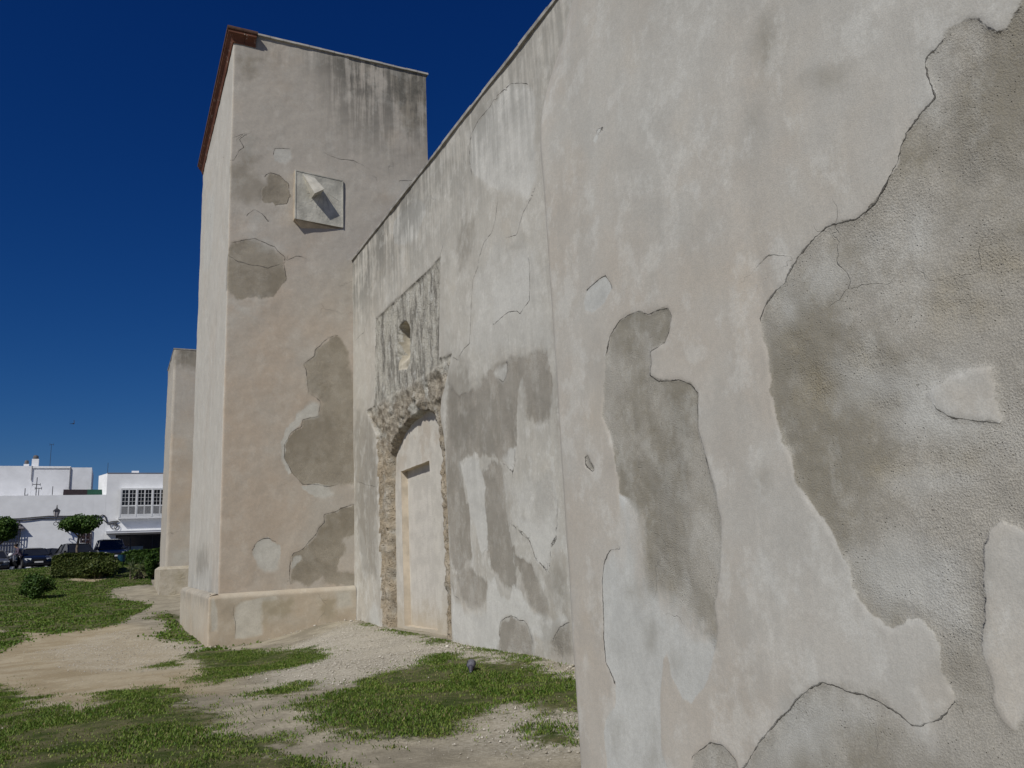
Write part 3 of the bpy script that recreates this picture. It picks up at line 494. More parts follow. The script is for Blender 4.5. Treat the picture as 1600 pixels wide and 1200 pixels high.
# plinth
PX,PY=2.12,20.82
def ppos(U,Z,d):
    r=.03; u=U-PX; x=np.empty_like(U); y=np.empty_like(U); k1=u>=r; k2=(u<r)&(u>-r); k3=u<=-r
    s=sst(.77,.87,Z)*.06+sst(.85,.8800001,Z)*.15
    x[k1]=U[k1]; y[k1]=PY-d[k1]+s[k1]; x[k3]=PX-d[k3]+s[k3]; y[k3]=PY-u[k3]
    th=(u[k2]+r)/(2*r)*math.pi/2; x[k2]=PX+r-np.cos(th)*(r+d[k2])+s[k2]*np.cos(th); y[k2]=PY+r-np.sin(th)*(r+d[k2])+s[k2]*np.sin(th)
    return np.stack([x,y,Z],1)
def Pp(l): return [(q[0],q[2]) for q in (ony(x,y,PY) for x,y in l)]
pp=[('B',Pp(zp([(635,990),(640,900),(628,860),(640,740),(680,700),(960,650),(965,690),(850,700),(855,800),(850,960),(700,990)])),None),('B',Pp(zp([(1425,620),(1540,610),(1550,740),(1430,745)])),None),('B',Pp(zp([(445,680),(470,670),(500,760),(495,930),(445,930)])),None),
 ('E',Pp(zp([(860,720),(930,690),(1100,690),(1080,800),(1050,830),(860,860)])),None),('E',Pp(zp([(1290,700),(1400,690),(1420,820),(1310,830)])),None),('C',Pp(zp([(500,700),(630,720),(620,800),(510,800)])),None)]
us=grid((PX-8.9,PX-.03,.1),(PX-.03,PX+.03,.02),(PX+.03,WX-.01,.04)); zs=grid((-.9,-.5,.2),(-.5,.88,.03))
o=build_wall([('plinth',P_plinth,church)],ppos,us,zs,pp,[Pp(zp([(640,960),(640,850),(625,780),(635,720)]))],church,warp=.03,step=.008,tanf=lambda U,Z:np.where(U<PX,.2,.5)+.5*sst(.3,-.3,Z),stkf=lambda U,Z:np.where(U<PX,.6*sst(.3,.8,Z),0),seed=13,und=.022)[0]
# ---- second, farther tower ----------------------------------------
fx0=2.36
def fpos(U,Z,d):
    y0=43.6; x=np.where(U>=fx0,U,fx0-d); y=np.where(U>=fx0,y0-d,y0+(fx0-U)); return np.stack([x,y,Z],1)
us=grid((fx0-5.2,fx0-.001,.2),(fx0,8,.15)); zs=grid((-.3,12.6,.15))
o=build_wall([('rear_tower',P_tower,church)],fpos,us,zs,[('C',[(fx0,11.6),(8,11.8),(8,12.8),(fx0,12.8)],None),('D',[(2.6,1.5),(3.8,1.5),(3.8,2.6),(2.6,2.3)],None)],[],church,warp=.05,tanf=lambda U,Z:np.where(U<fx0,-.2,.5-.4*sst(7,11,Z)),stkf=lambda U,Z:.5*sst(1.5,0,12.6-Z),seed=17,und=.03)[0]
o['label']='farther tower of the same church, seen past the tall one'
mb=MB(); mb.box((fx0-.03,43.57,12.6),(8,48.9,12.66)); mb.box((7.98,43.62,-.3),(8.03,48.8,12.6)); mb.box((fx0+.02,48.78,-.3),(8,48.82,12.6)); reloc(mb.build('rear_tower_cap',M_cop,church,loc=church.location),church)
mb=MB(); mb.prism([(2.14,43.38),(8.2,43.38),(8.2,49),(2.14,49)],-.4,1.42); mb.add([(2.14,43.38,1.42),(8.2,43.38,1.42),(8.2,49,1.42),(2.14,49,1.42),(2.34,43.58,1.56),(8.2,43.58,1.56),(8.2,49,1.56),(2.34,49,1.56)],[(0,1,5,4),(0,4,7,3),(4,5,6,7)])
reloc(mb.build('rear_plinth',P_plinth,church,loc=church.location,bevel=0),church)
mb=MB(); mb.box((6.2,29.7,-.3),(7.2,43.55,9.8)); reloc(mb.build('rear_wall',P_side,church,loc=church.location),church)
# ---- sundial -------------------------------------------------------
DE=.19; A=ony(461,265,TY-DE); Bq=ony(536.5,283,TY-.02); Cq=ony(535,354,TY-.02); Dq=ony(463,344,TY-DE); J1=ony(474,358.5,TY)
dial=thing('sundial','square plaster sundial wedge jutting from the tower front, its gnomon casting a dark bar','sundial',tuple((A+Cq)/2))
zt=(A[2]+Bq[2])/2; zb=(Cq[2]+Dq[2])/2; a=np.array([A[0],A[1]]); b=np.array([(Bq[0]+Cq[0])/2,Bq[1]])
mb=MB(); mb.prism([(a[0],a[1]),(b[0],b[1]),(b[0],TY+.02),(a[0]+.0,TY+.02)],zb,zt); mb.add([(a[0],a[1],zb-.001),(b[0],b[1],zb-.001),(b[0]-.02,TY+.02,zb-.06),(J1[0],TY+.02,J1[2]),(a[0],TY+.02,zb-.001)],[(0,1,2,3),(0,3,4),(0,4,2,1),(4,3,2)])
M_dial=simple('dial_plaster',(.50,.485,.42),.9,.22,2.5,.1,bump=.01)
o=mb.build('dial_block',simple('dial_block_plaster',(.42,.36,.28),.9,.2,3),dial,loc=dial.location); reloc(o,dial)
t=(b-a)/np.linalg.norm(b-a); nn=np.array([t[1],-t[0]]); nn=nn if nn[1]<0 else -nn; L=np.linalg.norm(b-a)
def dp(s,z,o): q=a+t*s+nn*o; return (q[0],q[1],z)
mb=MB()
for (s0,s1,z0,z1,o0,o1) in [(.0,L,zb,zt,.003,.018),(0,.03,zb,zt,.019,.028),(L-.03,L,zb,zt,.019,.028),(.03,L-.03,zt-.03,zt,.019,.028)]:
    V=[dp(s,z,o) for z in (z0,z1) for s,o in ((s0,o0),(s1,o0),(s1,o1),(s0,o1))]
    mb.add(V,[(0,1,2,3),(4,5,6,7),(0,1,5,4),(1,2,6,5),(2,3,7,6),(3,0,4,7)])
reloc(mb.build('dial_face',M_dial,dial,loc=dial.location),dial)
H=zt-zb; hl=MB(); cs,cz=.58*L,zt-.30*H
for k in range(7):
    an=math.radians(200+k*23); e=(cs+math.cos(an)*.5,cz+math.sin(an)*.62); e=(min(max(e[0],.1),L-.1),max(e[1],zb+.08))
    s_=(cs+math.cos(an)*.2,cz+math.sin(an)*.2-.02); hl.tube([dp(s_[0],s_[1],.0185),dp(e[0],e[1],.0185)],.0035,4)
reloc(hl.build('hour_lines',simple('hour_line_paint',(.22,.2,.18)),dial,loc=dial.location),dial)
pr=.31; hv=[(.15,.05,.019),(.40,.08,.019),(.33,.50,pr),(.53,.37,pr),(.335,.515,.0),(.535,.385,.0),(.15,.05,0),(.40,.08,0)]
mb=MB(); mb.add([dp(u_*L,zt-v_*H,o_) for u_,v_,o_ in hv],[(0,1,3,2),(2,3,5,4),(0,2,4,6),(1,7,5,3),(4,5,7,6),(0,6,7,1)])
reloc(mb.build('gnomon',simple('gnomon_stone',(.48,.46,.40),.9,.15,6),dial,loc=dial.location),dial)
# ------------------------------------------------------------------ ground
def Gp(l): return [tuple(ong(x,y)[:2]) for x,y in l]
GR=[[(-500,1150),(-60,1068),(0,1070),(30,1079),(62,1092),(95,1104),(120,1112),(138,1098),(132,1090),(155,1083),(200,1078),(255,1074),(290,1084),(310,1100),(318,1110),(350,1114),(362,1136),(345,1145),(430,1148),(447,1165),(432,1182),(490,1188),(560,1212),(700,1330),(-600,1500)],
 [(288,1024),(318,1016),(360,1014),(420,1016),(480,1018),(512,1024),(500,1036),(440,1048),(400,1054),(340,1070),(300,1062),(322,1045)],
 [(385,1086),(430,1076),(460,1068),(512,1066),(500,1076),(450,1088),(410,1090)],
 [(440,1108),(480,1098),(530,1080),(545,1062),(600,1050),(640,1040),(690,1022),(740,1028),(790,1034),(830,1030),(860,1034),(893,1058),(960,1080),(960,1110),(895,1115),(850,1120),(800,1104),(780,1112),(770,1124),(745,1130),(735,1146),(700,1158),(640,1168),(590,1158),(560,1162),(530,1150),(490,1140),(480,1125),(500,1118),(470,1112)],
 [(820,1145),(840,1132),(870,1128),(893,1140),(898,1160),(870,1168),(850,1170),(835,1158)],[(228,962),(262,956),(285,965),(292,985),(303,998),(290,1004),(262,1002),(235,994),(262,985),(255,972)],
 [(-200,1010),(0,985),(45,990),(48,1000),(25,1010),(10,1022),(-200,1040)],[(235,1044),(270,1034),(282,1038),(262,1046)],[(0,982),(60,980),(62,985),(0,990)],[(0,966),(60,968),(100,972),(60,972),(0,971)],
 [(850,1030),(893,1040),(893,1056),(868,1044)]]
FAR=[(-2500,1010),(-300,985),(0,957),(60,960),(120,962),(150,970),(190,966),(232,956),(252,948),(290,950),(300,935),(262,926),(250,917),(178,905),(90,897),(0,900),(-2500,960)]
BARE=[[(172,925),(190,918),(230,914),(252,918),(300,930),(300,938),(250,944),(215,940),(185,936)],[(110,898),(140,893),(170,895),(165,905),(140,909),(118,908)]]
GRg=[Gp(l) for l in GR]; 
def gmask(X,Y):
    P=np.stack([X,Y],1); s=np.full(len(X),-3.)
    k=Y<40
    for pl in GRg: s[k]=np.maximum(s[k],sdf(P[k],pl))
    fb=np.interp(X,[-40,-6.5,-5.5,-3.2,-1.6,.2,1.2,1.9,2.2],[30,36.5,34.5,32.5,29,31,36,41,43.8])
    f=(Y-fb)*.35
    f=np.where(X>2.1,-1,f)
    for pl in BAREg: f=np.minimum(f,-sdf(P,pl))
    s=np.maximum(s,np.where(Y<61.6,f,-1))
    foot=np.maximum(np.where((Y<20.6)&(Y>9),.09-np.abs(X-5.62),-9),np.where((X>2.2)&(X<5.6),.07-np.abs(Y-20.76),-9)); foot=np.maximum(foot,np.where((Y>20.8)&(Y<29),.12-np.abs(X-2.04),-9)); s=np.maximum(s,foot*.8-.02)
    s=np.maximum(s,np.where(X>9,1,-9))
    return s
BAREg=[Gp(l) for l in BARE]
WGg=[(Gp(l),wt) for l,wt in [([(430,1020),(500,995),(560,972),(600,980),(700,1003),(890,1046),(960,1070),(900,1066),(820,1045),(740,1032),(680,1034),(600,1050),(520,1072),(430,1070)],1.),([(960,1100),(850,1115),(790,1108),(760,1130),(720,1165),(960,1180)],.75),([(190,985),(290,1000),(330,1020),(300,1045),(220,1050),(120,1045),(60,1020)],.5),([(560,1060),(760,1050),(760,1110),(560,1110)],.08)]]
TAN=Gp([(-400,1000),(0,990),(200,975),(270,1010),(350,1045),(345,1085),(200,1085),(120,1115),(0,1078),(-400,1110)])
TAN2=Gp([(-300,962),(0,960),(120,962),(180,985),(0,985),(-300,985)])
def wmask(X,Y):
    P=np.stack([X,Y],1); s=np.zeros(len(X)); n=fbm(X,Y,X*0+3,1/.7,3)
    for pl,wt in WGg: s=np.maximum(s,wt*sst(-.5,.35,sdf(P,pl)+.3*n))
    return s*(Y<34)
gx=grid((-400,-60,40),(-60,-14,2),(-14,-7,.3),(-7,6.2,.07),(6.2,12,.5),(12,60,4),(60,400,40)); gy=grid((-300,-20,40),(-20,4,1.),(4,22,.07),(22,36,.16),(36,64,.4),(64,110,3),(110,900,60))
Xg,Yg=np.meshgrid(gx,gy,indexing='ij'); X=Xg.ravel(); Y=Yg.ravel(); Z=terr(X,Y); Z=np.where((Y>61.6)&(Y<80),Z-.02,Z)
n1=fbm(X,Y,X*0,1/.9,4); n2=fbm(X,Y,X*0+8,1/.22,3)
near=(np.abs(X)<14)&(Y<60)&(Y>0)
gm=gmask(X,Y)+.32*n1+.26*n2; wm=wmask(X,Y); tm=np.maximum(np.maximum(sst(-.6,.6,sdf(np.stack([X,Y],1),TAN)),sst(-.5,.1,sdf(np.stack([X,Y],1),BAREg[1]))),.7*sst(-1,1,sdf(np.stack([X,Y],1),TAN2)))
Z=Z+near*(.012*n2+.02*n1+.012*sst(-.1,.3,gm))
I=np.arange(len(X)).reshape(len(gx),len(gy)); F=np.stack([I[:-1,:-1],I[1:,:-1],I[1:,1:],I[:-1,1:]],-1).reshape(-1,4)
g=G('ground_soil'); c=g.co(); n=g.noise(c,1.3,6,.65); f=g.noise(c,25,5,.7); ff=g.noise(c,90,3,.7)
dirt=g.mix(g.ramp(n,.40,.60),(.30,.27,.21),(.45,.405,.315)); tan_=g.mix(g.ramp(n,.38,.62),(.38,.31,.20),(.48,.41,.29)); dirt=g.mix(g.ramp(g.noise(g.map(c,(1,2.2,1)),.8,6,.7),.45,.62,0,.35),dirt,(.22,.195,.145))
col=g.mix(g.attr('tm'),dirt,tan_); col=g.mix(g.mul(g.attr('wm'),g.ramp(f,.4,.6,.3,.95)),col,(.55,.515,.44))
col=g.mix(g.ramp(f,.3,.7,.40,0),col,(.16,.14,.10)); col=g.mix(g.ramp(g.vor(c,38),.0,.12,.55,0),col,(.5,.48,.42))
gr=g.mix(g.ramp(g.noise(c,2.2,5,.7),.35,.65),(.055,.085,.02),(.20,.18,.10)); gr=g.mix(g.ramp(ff,.35,.7,.6,0),gr,(.03,.04,.012))
col=g.mix(g.ramp(g.add(g.attr('gm'),g.mul(g.math('SUBTRACT',g.noise(c,7,5,.7),.5),1.1)),-.05,.30),col,gr)
M_soil=g.done(col,.97,.05,g.bump(g.add(f,g.mul(ff,.6)),.012))
tag(mesh('ground',np.stack([X,Y,Z],1),F,M_soil,None,True,{'gm':gm,'wm':wm,'tm':tm}),kind='structure')
# foliage material
def leafmat(name,a,b,cc=None,tr=.25):
    g=G(name); r=g.attr('rnd'); col=g.mix(r,a,b)
    if cc: col=g.mix(g.ramp(r,.86,.97),col,cc)
    d=g.n('BsdfPrincipled',{'Base Color':col,'Roughness':.6,'Specular IOR Level':.25}); t=g.n('BsdfTranslucent',{'Color':col}); m=g.n('MixShader',{0:tr,1:d.outputs[0],2:t.outputs[0]})
    g.t.links.new(m.outputs[0],g.out.inputs[0]); return g.m
M_grass=leafmat('grass_blades',(.06,.145,.012),(.24,.29,.06),(.30,.26,.12))
M_grassf=leafmat('far_grass',(.06,.14,.015),(.19,.25,.045),(.22,.2,.08))
def blades(name,n,xr,yr,h,wd,mat,thr=0.,keep=None):
    X=rng.uniform(*xr,n); Y=rng.uniform(*yr,n); n1=fbm(X,Y,X*0,1/.9,4); n2=fbm(X,Y,X*0+8,1/.22,3); n3=fbm(X,Y,X*0+40,1/.5,4)
    g_=gmask(X,Y)+.32*n1+.26*n2; k=(g_>-.6)&(rng.random(n)<np.where(g_<0,.30*np.exp(g_*9),np.clip(.45+g_*2.5,0,1)))&(rng.random(n)<.14+1.1*sst(-.35,.2,n3+.5*n2))
    inside=(X>WX-.05)&(Y<30)|((X>BX-.1)&(Y<BY+.3))|((X>PX-.03)&(Y>PY-.03)); k&=~inside
    k&=(X*1.0<(Y*1.55+.5)); X,Y,n3=X[k],Y[k],n3[k]; N=len(X); Z=terr(X,Y)+.012
    az=rng.uniform(0,2*math.pi,N); ln=rng.uniform(.1,1.1,N); hh=h*rng.uniform(.45,1.25,N)*(.75+.5*sst(-.3,.4,n3)); ww=wd*rng.uniform(.6,1.3,N)
    dx=np.cos(az); dy=np.sin(az); B=np.stack([X,Y,Z],1); side=np.stack([-dy,dx,0*dx],1)*ww[:,None]/2
    tip=B+np.stack([dx*ln*hh,dy*ln*hh,hh],1); midp=B+np.stack([dx*ln*hh*.35,dy*ln*hh*.35,hh*.6],1)
    V=np.stack([B-side,B+side,midp+side*.8,tip,midp-side*.8],1).reshape(-1,3); i=np.arange(N)*5
    F=np.stack([i,i+1,i+2,i+3,i+4],1); rn=np.clip(rng.random(N)*.75+.25*sst(-.3,.3,-n3),0,1)
    rn=np.where(rng.random(N)<.06,.95,np.minimum(rn,.85))
    return tag(mesh(name,V,F,mat,None,False,{'rnd':np.repeat(rn,5)}),kind='stuff')
tag(blades('grass',430000,(-7,6),(4.5,19.5),.026,.011,M_grass),'short patchy green grass and clover growing on the dusty ground by the wall','grass')
tag(blades('lawn_grass',260000,(-22,4),(19.5,61.5),.05,.05,M_grassf),'green lawn rising towards the street hedge','lawn')
# gravel
def stones(name,n,xr,yr,smin,smax,mat,fn):
    X=rng.uniform(*xr,n); Y=rng.uniform(*yr,n); k=rng.random(n)<fn(X,Y); ins=(X>WX-.02)|((X>PX)&(Y>PY-.0))|((X>BX-.05)&(Y<BY+.1)); k&=~ins&(X<Y*1.55+.5)
    X,Y=X[k],Y[k]; N=len(X); s=smin+(smax-smin)*rng.random(N)**3; base=np.array([(1,0,0),(0,1,0),(-1,0,0),(0,-1,0),(0,0,1),(0,0,-1)],float)
    jit=1+rng.uniform(-.35,.35,(N,6,1)); az=rng.uniform(0,6.28,N); V=base[None]*jit*np.stack([s,s*rng.uniform(.6,1,N),s*rng.uniform(.35,.7,N)],1)[:,None,:]
    c_,s_=np.cos(az)[:,None],np.sin(az)[:,None]; V=np.stack([V[...,0]*c_-V[...,1]*s_,V[...,0]*s_+V[...,1]*c_,V[...,2]],-1)+rng.uniform(-.1,.1,(N,6,3))*s[:,None,None]
    V+=np.stack([X,Y,terr(X,Y)+.006+s*.15],1)[:,None,:]
    f=np.array([(0,1,4),(1,2,4),(2,3,4),(3,0,4),(1,0,5),(2,1,5),(3,2,5),(0,3,5)]); F=(f[None]+(np.arange(N)*6)[:,None,None]).reshape(-1,3)
    return mesh(name,V.reshape(-1,3),F,mat,None,False,{'rnd':np.repeat(rng.random(N),6)})
g=G('limestone_chips'); r=g.attr('rnd'); col=g.mix(r,(.33,.30,.24),(.64,.60,.53)); M_chip=g.done(col,.9,.1,g.bump(g.noise(g.co(),80,3),.003))
def gden(X,Y): return wmask(X,Y)*(.35+.65*(fbm(X,Y,X*0+60,1/.3,3)>-.1))*np.where(gmask(X,Y)>.1,.12,1)
tag(stones('gravel',80000,(-7,5.8),(5,30),.006,.024,M_chip,gden),'white limestone chippings scattered along the foot of the wall','gravel',kind='stuff')
tag(stones('pebbles',26000,(-7,5.8),(5,30),.004,.015,M_chip,lambda X,Y:.30+0*X),'small stones scattered over the bare dirt','pebbles',kind='stuff')
def fden(X,Y): return np.where(((WX-X)<.5)&(Y<20.5)&(Y>8.5),.5*np.exp(-(WX-X)/.16),0)+np.where((Y<PY)&(X>2),.35*np.exp(-(PY-Y)/.15),0)*(Y>19.5)
tag(stones('fallen_plaster',9000,(2,5.8),(8,20.9),.012,.05,M_chip,fden),'crumbled lumps of plaster fallen at the foot of the wall','rubble',kind='stuff')
# ------------------------------------------------------------------ vegetation
def leafcloud(name,mat,parent,P,size,nrm=None,long=1.6):
    N=len(P); d=rng.normal(size=(N,3)); d/=np.linalg.norm(d,axis=1)[:,None]
    if nrm is not None: d=d*.8+nrm; d/=np.linalg.norm(d,axis=1)[:,None]
    q=rng.normal(size=(N,3)); a=np.cross(d,q); a/=np.linalg.norm(a,axis=1)[:,None]; b=np.cross(d,a)
    s=size*rng.uniform(.6,1.3,(N,1)); V=np.stack([P-a*s*long/2,P+b*s/2+d*s*.1,P+a*s*long/2,P-b*s/2+d*s*.1],1).reshape(-1,3)
    F=np.arange(N*4).reshape(-1,4); return mesh(name,V,F,mat,parent,False,{'rnd':np.repeat(rng.random(N),4)})
M_leafD=leafmat('dark_leaves',(.022,.06,.010),(.085,.15,.025)); M_leafH=leafmat('hedge_leaves',(.03,.06,.010),(.11,.13,.03)); M_leafY=leafmat('yucca_leaves',(.06,.10,.03),(.28,.31,.17))
M_bark=simple('bark',(.16,.13,.10),.95,.3,9,.1,bump=.01)
def blob_pts(c,r,n,shell=.75,amp=.25,seed=0.,flat=0.):
    d=rng.normal(size=(n,3)); d/=np.linalg.norm(d,axis=1)[:,None]; rad=(shell+(1-shell)*rng.random(n)**.7)*(1+amp*fbm(d[:,0]+seed,d[:,1]+seed,d[:,2],1.9,3))
    gap=fbm(d[:,0]+seed+5,d[:,1],d[:,2]+seed,3.2,3); k=rng.random(n)<.55+1.2*sst(-.4,.2,gap)
    P=d*rad[:,None]; P=P[k]; d=d[k]
    if flat: P[:,2]=np.where(P[:,2]<0,P[:,2]*flat,P[:,2])
    return P*np.array(r)+np.array(c),d
def orange_tree(px,py_c,w,h,base_px,Y,label,seed):
    c=ony(px,py_c,Y); k=np.linalg.norm(c-CAM)/FPX; rx=w*k/2; rz=h*k/2; bz=float(terr(c[0],Y)); t=thing('orange_tree',label,'tree',(c[0],Y,bz),'clipped orange trees by the street')
    bx=ony(base_px,862,Y)[0]; mb=MB(); zc=c[2]-rz*.7; r=.06
    mb.tube([(bx,Y,bz-.2),(bx+.03,Y,bz+.5),(bx-.05,Y,bz+1.1),(bx+.02,Y,zc-.45),(bx+.05,Y,zc),(bx-.2,Y,c[2])],[.10,.085,.08,.075,.055,.03],8)
    mb.tube([(bx+.02,Y,zc-.45),(bx+.28,Y+.05,zc-.15),(bx+.6,Y,zc+.15),(bx+.9,Y,c[2])],[.06,.05,.04,.02],7); mb.tube([(bx,Y,zc-.3),(bx-.3,Y-.1,zc),(bx-.6,Y,c[2])],[.05,.035,.02],7)
    reloc(mb.build('trunk',M_bark,t,True,loc=t.location),t)
    P=[];D=[]
    for j in range(26):
        a=rng.uniform(0,6.28); q=rng.uniform(.05,.72); cc=(c[0]+rx*q*math.cos(a),Y+rx*q*math.sin(a),c[2]+rz*rng.uniform(-.35,.4)*(1-.35*q))
        p,d=blob_pts(cc,(rx*.42,rx*.42,rz*.6),420,.6,.35,seed+j); P.append(p);D.append(d)
    leafcloud('crown',M_leafD,t,np.concatenate(P),.11,np.concatenate(D)*.7+np.array([0,0,.3]))
orange_tree(128,819,56,30,121,63.2,'round clipped orange tree with slim forked trunk in front of the white house',3)
orange_tree(-8,827,56,38,-6,60.8,'clipped orange tree cut off by the left edge of the view',40)
def hedge(name,label,pts,h,depth,mat,n,leaf,amp=.12,cat='hedge',top=0.):
    """pts: list of (x,y) ground polyline of the front; box hedge with leafy skin"""
    pts=np.array(pts,float); t=thing(name,label,cat,(pts[0][0],pts[0][1],float(terr(*pts[0]))))
    segs=np.diff(pts,axis=0); L=np.hypot(*segs.T); cum=np.r_[0,np.cumsum(L)]; s=rng.random(n)*cum[-1]; x=np.interp(s,cum,pts[:,0]); y=np.interp(s,cum,pts[:,1])
    f=rng.random(n); zf=rng.random(n); dd=rng.random(n)*depth; onf=f<.5; ontop=(f>=.5)&(f<.85)
    dist=np.where(onf,0,dd); hz=np.where(ontop,1,zf); edge=np.minimum(s,cum[-1]-s); 
    wob=amp*fbm(x,y,hz*h,1/.7,3); rnd_=np.where(hz>.8,(hz-.8)*.6,0)*np.clip(1-edge/.6,0,1)
    x2=x+wob*.3; y2=y+dist+wob+rng.normal(size=n)*.03+.25*np.where(onf,hz**2*.3+(hz<.15)*.4,0); z2_=terr(x,y+dist*.0)+h*(hz*(1-rnd_))+wob*.5*ontop+rng.normal(size=n)*.025+np.interp(s,cum,np.linspace(0,top,len(cum)))*hz
    nr=np.stack([0*x,-1.*onf,1.*ontop],1)
    leafcloud('foliage',mat,t,np.stack([x2,y2,z2_],1),leaf,nr)
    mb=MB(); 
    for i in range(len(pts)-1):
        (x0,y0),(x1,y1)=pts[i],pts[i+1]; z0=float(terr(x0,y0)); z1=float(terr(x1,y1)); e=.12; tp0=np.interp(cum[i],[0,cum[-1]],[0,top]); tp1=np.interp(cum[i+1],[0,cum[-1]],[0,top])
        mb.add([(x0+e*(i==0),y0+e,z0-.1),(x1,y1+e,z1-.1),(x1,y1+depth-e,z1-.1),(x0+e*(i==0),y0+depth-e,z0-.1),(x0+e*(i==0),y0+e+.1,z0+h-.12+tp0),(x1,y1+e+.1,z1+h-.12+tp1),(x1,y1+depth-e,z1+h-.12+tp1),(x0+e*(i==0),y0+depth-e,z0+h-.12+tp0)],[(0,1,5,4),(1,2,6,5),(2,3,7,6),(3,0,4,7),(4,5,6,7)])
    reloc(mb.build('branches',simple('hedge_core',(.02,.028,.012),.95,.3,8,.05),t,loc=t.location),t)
    return t
a=ong(84,905); b=ong(180,897); print('hedge',a,b)
hz=ony(84,867,a[1])[2]-float(terr(a[0],a[1])); hedge('clipped_hedge','long box-clipped hedge in front of the parked cars',[(a[0]-.15,a[1]),(a[0]+1.2,a[1]-.1),(ony(176,900,a[1])[0],a[1]+.1)],hz,1.5,M_leafH,30000,.085)
a2=ong(200,893); hz=ony(215,862,a2[1]+2)[2]-float(terr(0,a2[1]+2)); hedge('tall_hedge','taller dark hedge beside the shopfront, left of the far tower',[(ony(190,880,a2[1]+2)[0],a2[1]+2),(ony(262,880,a2[1]+2)[0]+1.5,a2[1]+2)],hz,1.5,M_leafD,16000,.10,.2)
def shrub(name,label,px0,px1,pyt,pyb,mat,n,leaf,seed,cat='shrub',depth=1.):
    q=ong((px0+px1)/2,pyb); Y=q[1]; k=np.linalg.norm(q-CAM)/FPX; w=(px1-px0)*k/2; h=(pyb-pyt)*k; t=thing(name,label,cat,(q[0],Y+w*depth*.5,float(terr(q[0],Y))))
    P=[];D=[]; cy=Y+w*depth*.55
    for j in range(9):
        a=rng.uniform(0,6.28); r=rng.uniform(0,.6); c=(q[0]+w*1.05*r*math.cos(a),cy+w*depth*r*math.sin(a),q[2]+h*rng.uniform(.3,.66)); p,d=blob_pts(c,(w*rng.uniform(.28,.46),w*.4*depth,h*rng.uniform(.28,.42)),n//9,.45,.55,seed+j); P.append(p);D.append(d)
    P=np.concatenate(P); D=np.concatenate(D); P[:,2]=np.maximum(P[:,2],terr(P[:,0],P[:,1])+.02); leafcloud('foliage',mat,t,P,leaf,D*.6+np.array([0,0,.3]))
    mb=MB()
    for j in range(6):
        a=j*1.05; mb.tube([(q[0]+.08*math.cos(a),cy+.08*math.sin(a),q[2]-.1),(q[0]+w*.3*math.cos(a),cy+w*.3*math.sin(a),q[2]+h*.45)],[.03,.015],5)
    reloc(mb.build('stems',M_bark,t,loc=t.location),t); return t,q,w,h
shrub('low_shrub','small round dark shrub alone on the lawn, at the lower left',22,74,905,937,M_leafD,6500,.075,3)
shrub('loose_shrub','loose dark shrub with pale tips between the clipped hedge and the spiky plant',120,182,876,908,M_leafH,5000,.09,20)
shrub('laurel_shrub','dark bushy shrub against the foot of the far tower',222,252,868,906,M_leafD,5000,.08,33)
q=ong(213,907); t=thing('yucca_clump','spiky pale-leaved yucca clump near the far tower','yucca',tuple(q)); k=np.linalg.norm(q-CAM)/FPX
V=[];F=[];R=[]
for hd in range(7):
    hx=q[0]+rng.uniform(-.75,.9); hy=q[1]+rng.uniform(0,.7); hzz=q[2]+rng.uniform(.25,.9)
    for j in range(46):
        a=rng.uniform(0,6.28); el=rng.uniform(-.3,1.3); L_=rng.uniform(.35,.62); d=np.array([math.cos(a)*math.cos(el),math.sin(a)*math.cos(el),math.sin(el)]); s=np.array([-math.sin(a),math.cos(a),0])*.03; o_=np.array([hx,hy,hzz]); n0=len(V)
        V+=[o_-s*.6,o_+s*.6,o_+d*L_*.5+s,o_+d*L_,o_+d*L_*.5-s]; F.append((n0,n0+1,n0+2,n0+3,n0+4)); R+=[rng.random()]*5
mesh('leaves',V,np.array(F),M_leafY,t,False,{'rnd':R})
mb=MB()
for j in range(5): mb.tube([(q[0]+rng.uniform(-.5,.6),q[1]+.3,q[2]-.1),(q[0]+rng.uniform(-.6,.7),q[1]+.4,q[2]+.6)],[.06,.05],6)
reloc(mb.build('stems',M_bark,t,loc=t.location),t)
# ------------------------------------------------------------------ street
M_asph=simple('asphalt',(.055,.055,.058),.9,.2,3,.2,bump=.004); M_kerb=simple('kerb_stone',(.42,.41,.38),.85,.12,3)
xs=np.array([-70,-40,-15.3,-8.3,2.95,30,70.]); V=[];F=[]
for x in xs: z=float(zstreet(x)); V+=[(x,62.3,z-.07),(x,79.97,z-.07+.02)]
F=[(2*i,2*i+2,2*i+3,2*i+1) for i in range(len(xs)-1)]; V=[(a,b,c+.06) for a,b,c in V]
tag(mesh('road',V,F,M_asph),kind='structure')
mb=MB()
x=-45.
while x<30:
    z=float(zstreet(x)); z1=float(zstreet(x+1)); mb.add([(x+.01,61.75,z-.3),(x+.99,61.75,z1-.3),(x+.99,62.3,z1-.3),(x+.01,62.3,z-.3),(x+.01,61.75,z+.09),(x+.99,61.75,z1+.09),(x+.99,62.3,z1+.09),(x+.01,62.3,z+.09)],[(0,1,5,4),(1,2,6,5),(2,3,7,6),(3,0,4,7),(4,5,6,7)]); x+=1
tag(mb.build('kerb',M_kerb),kind='structure')
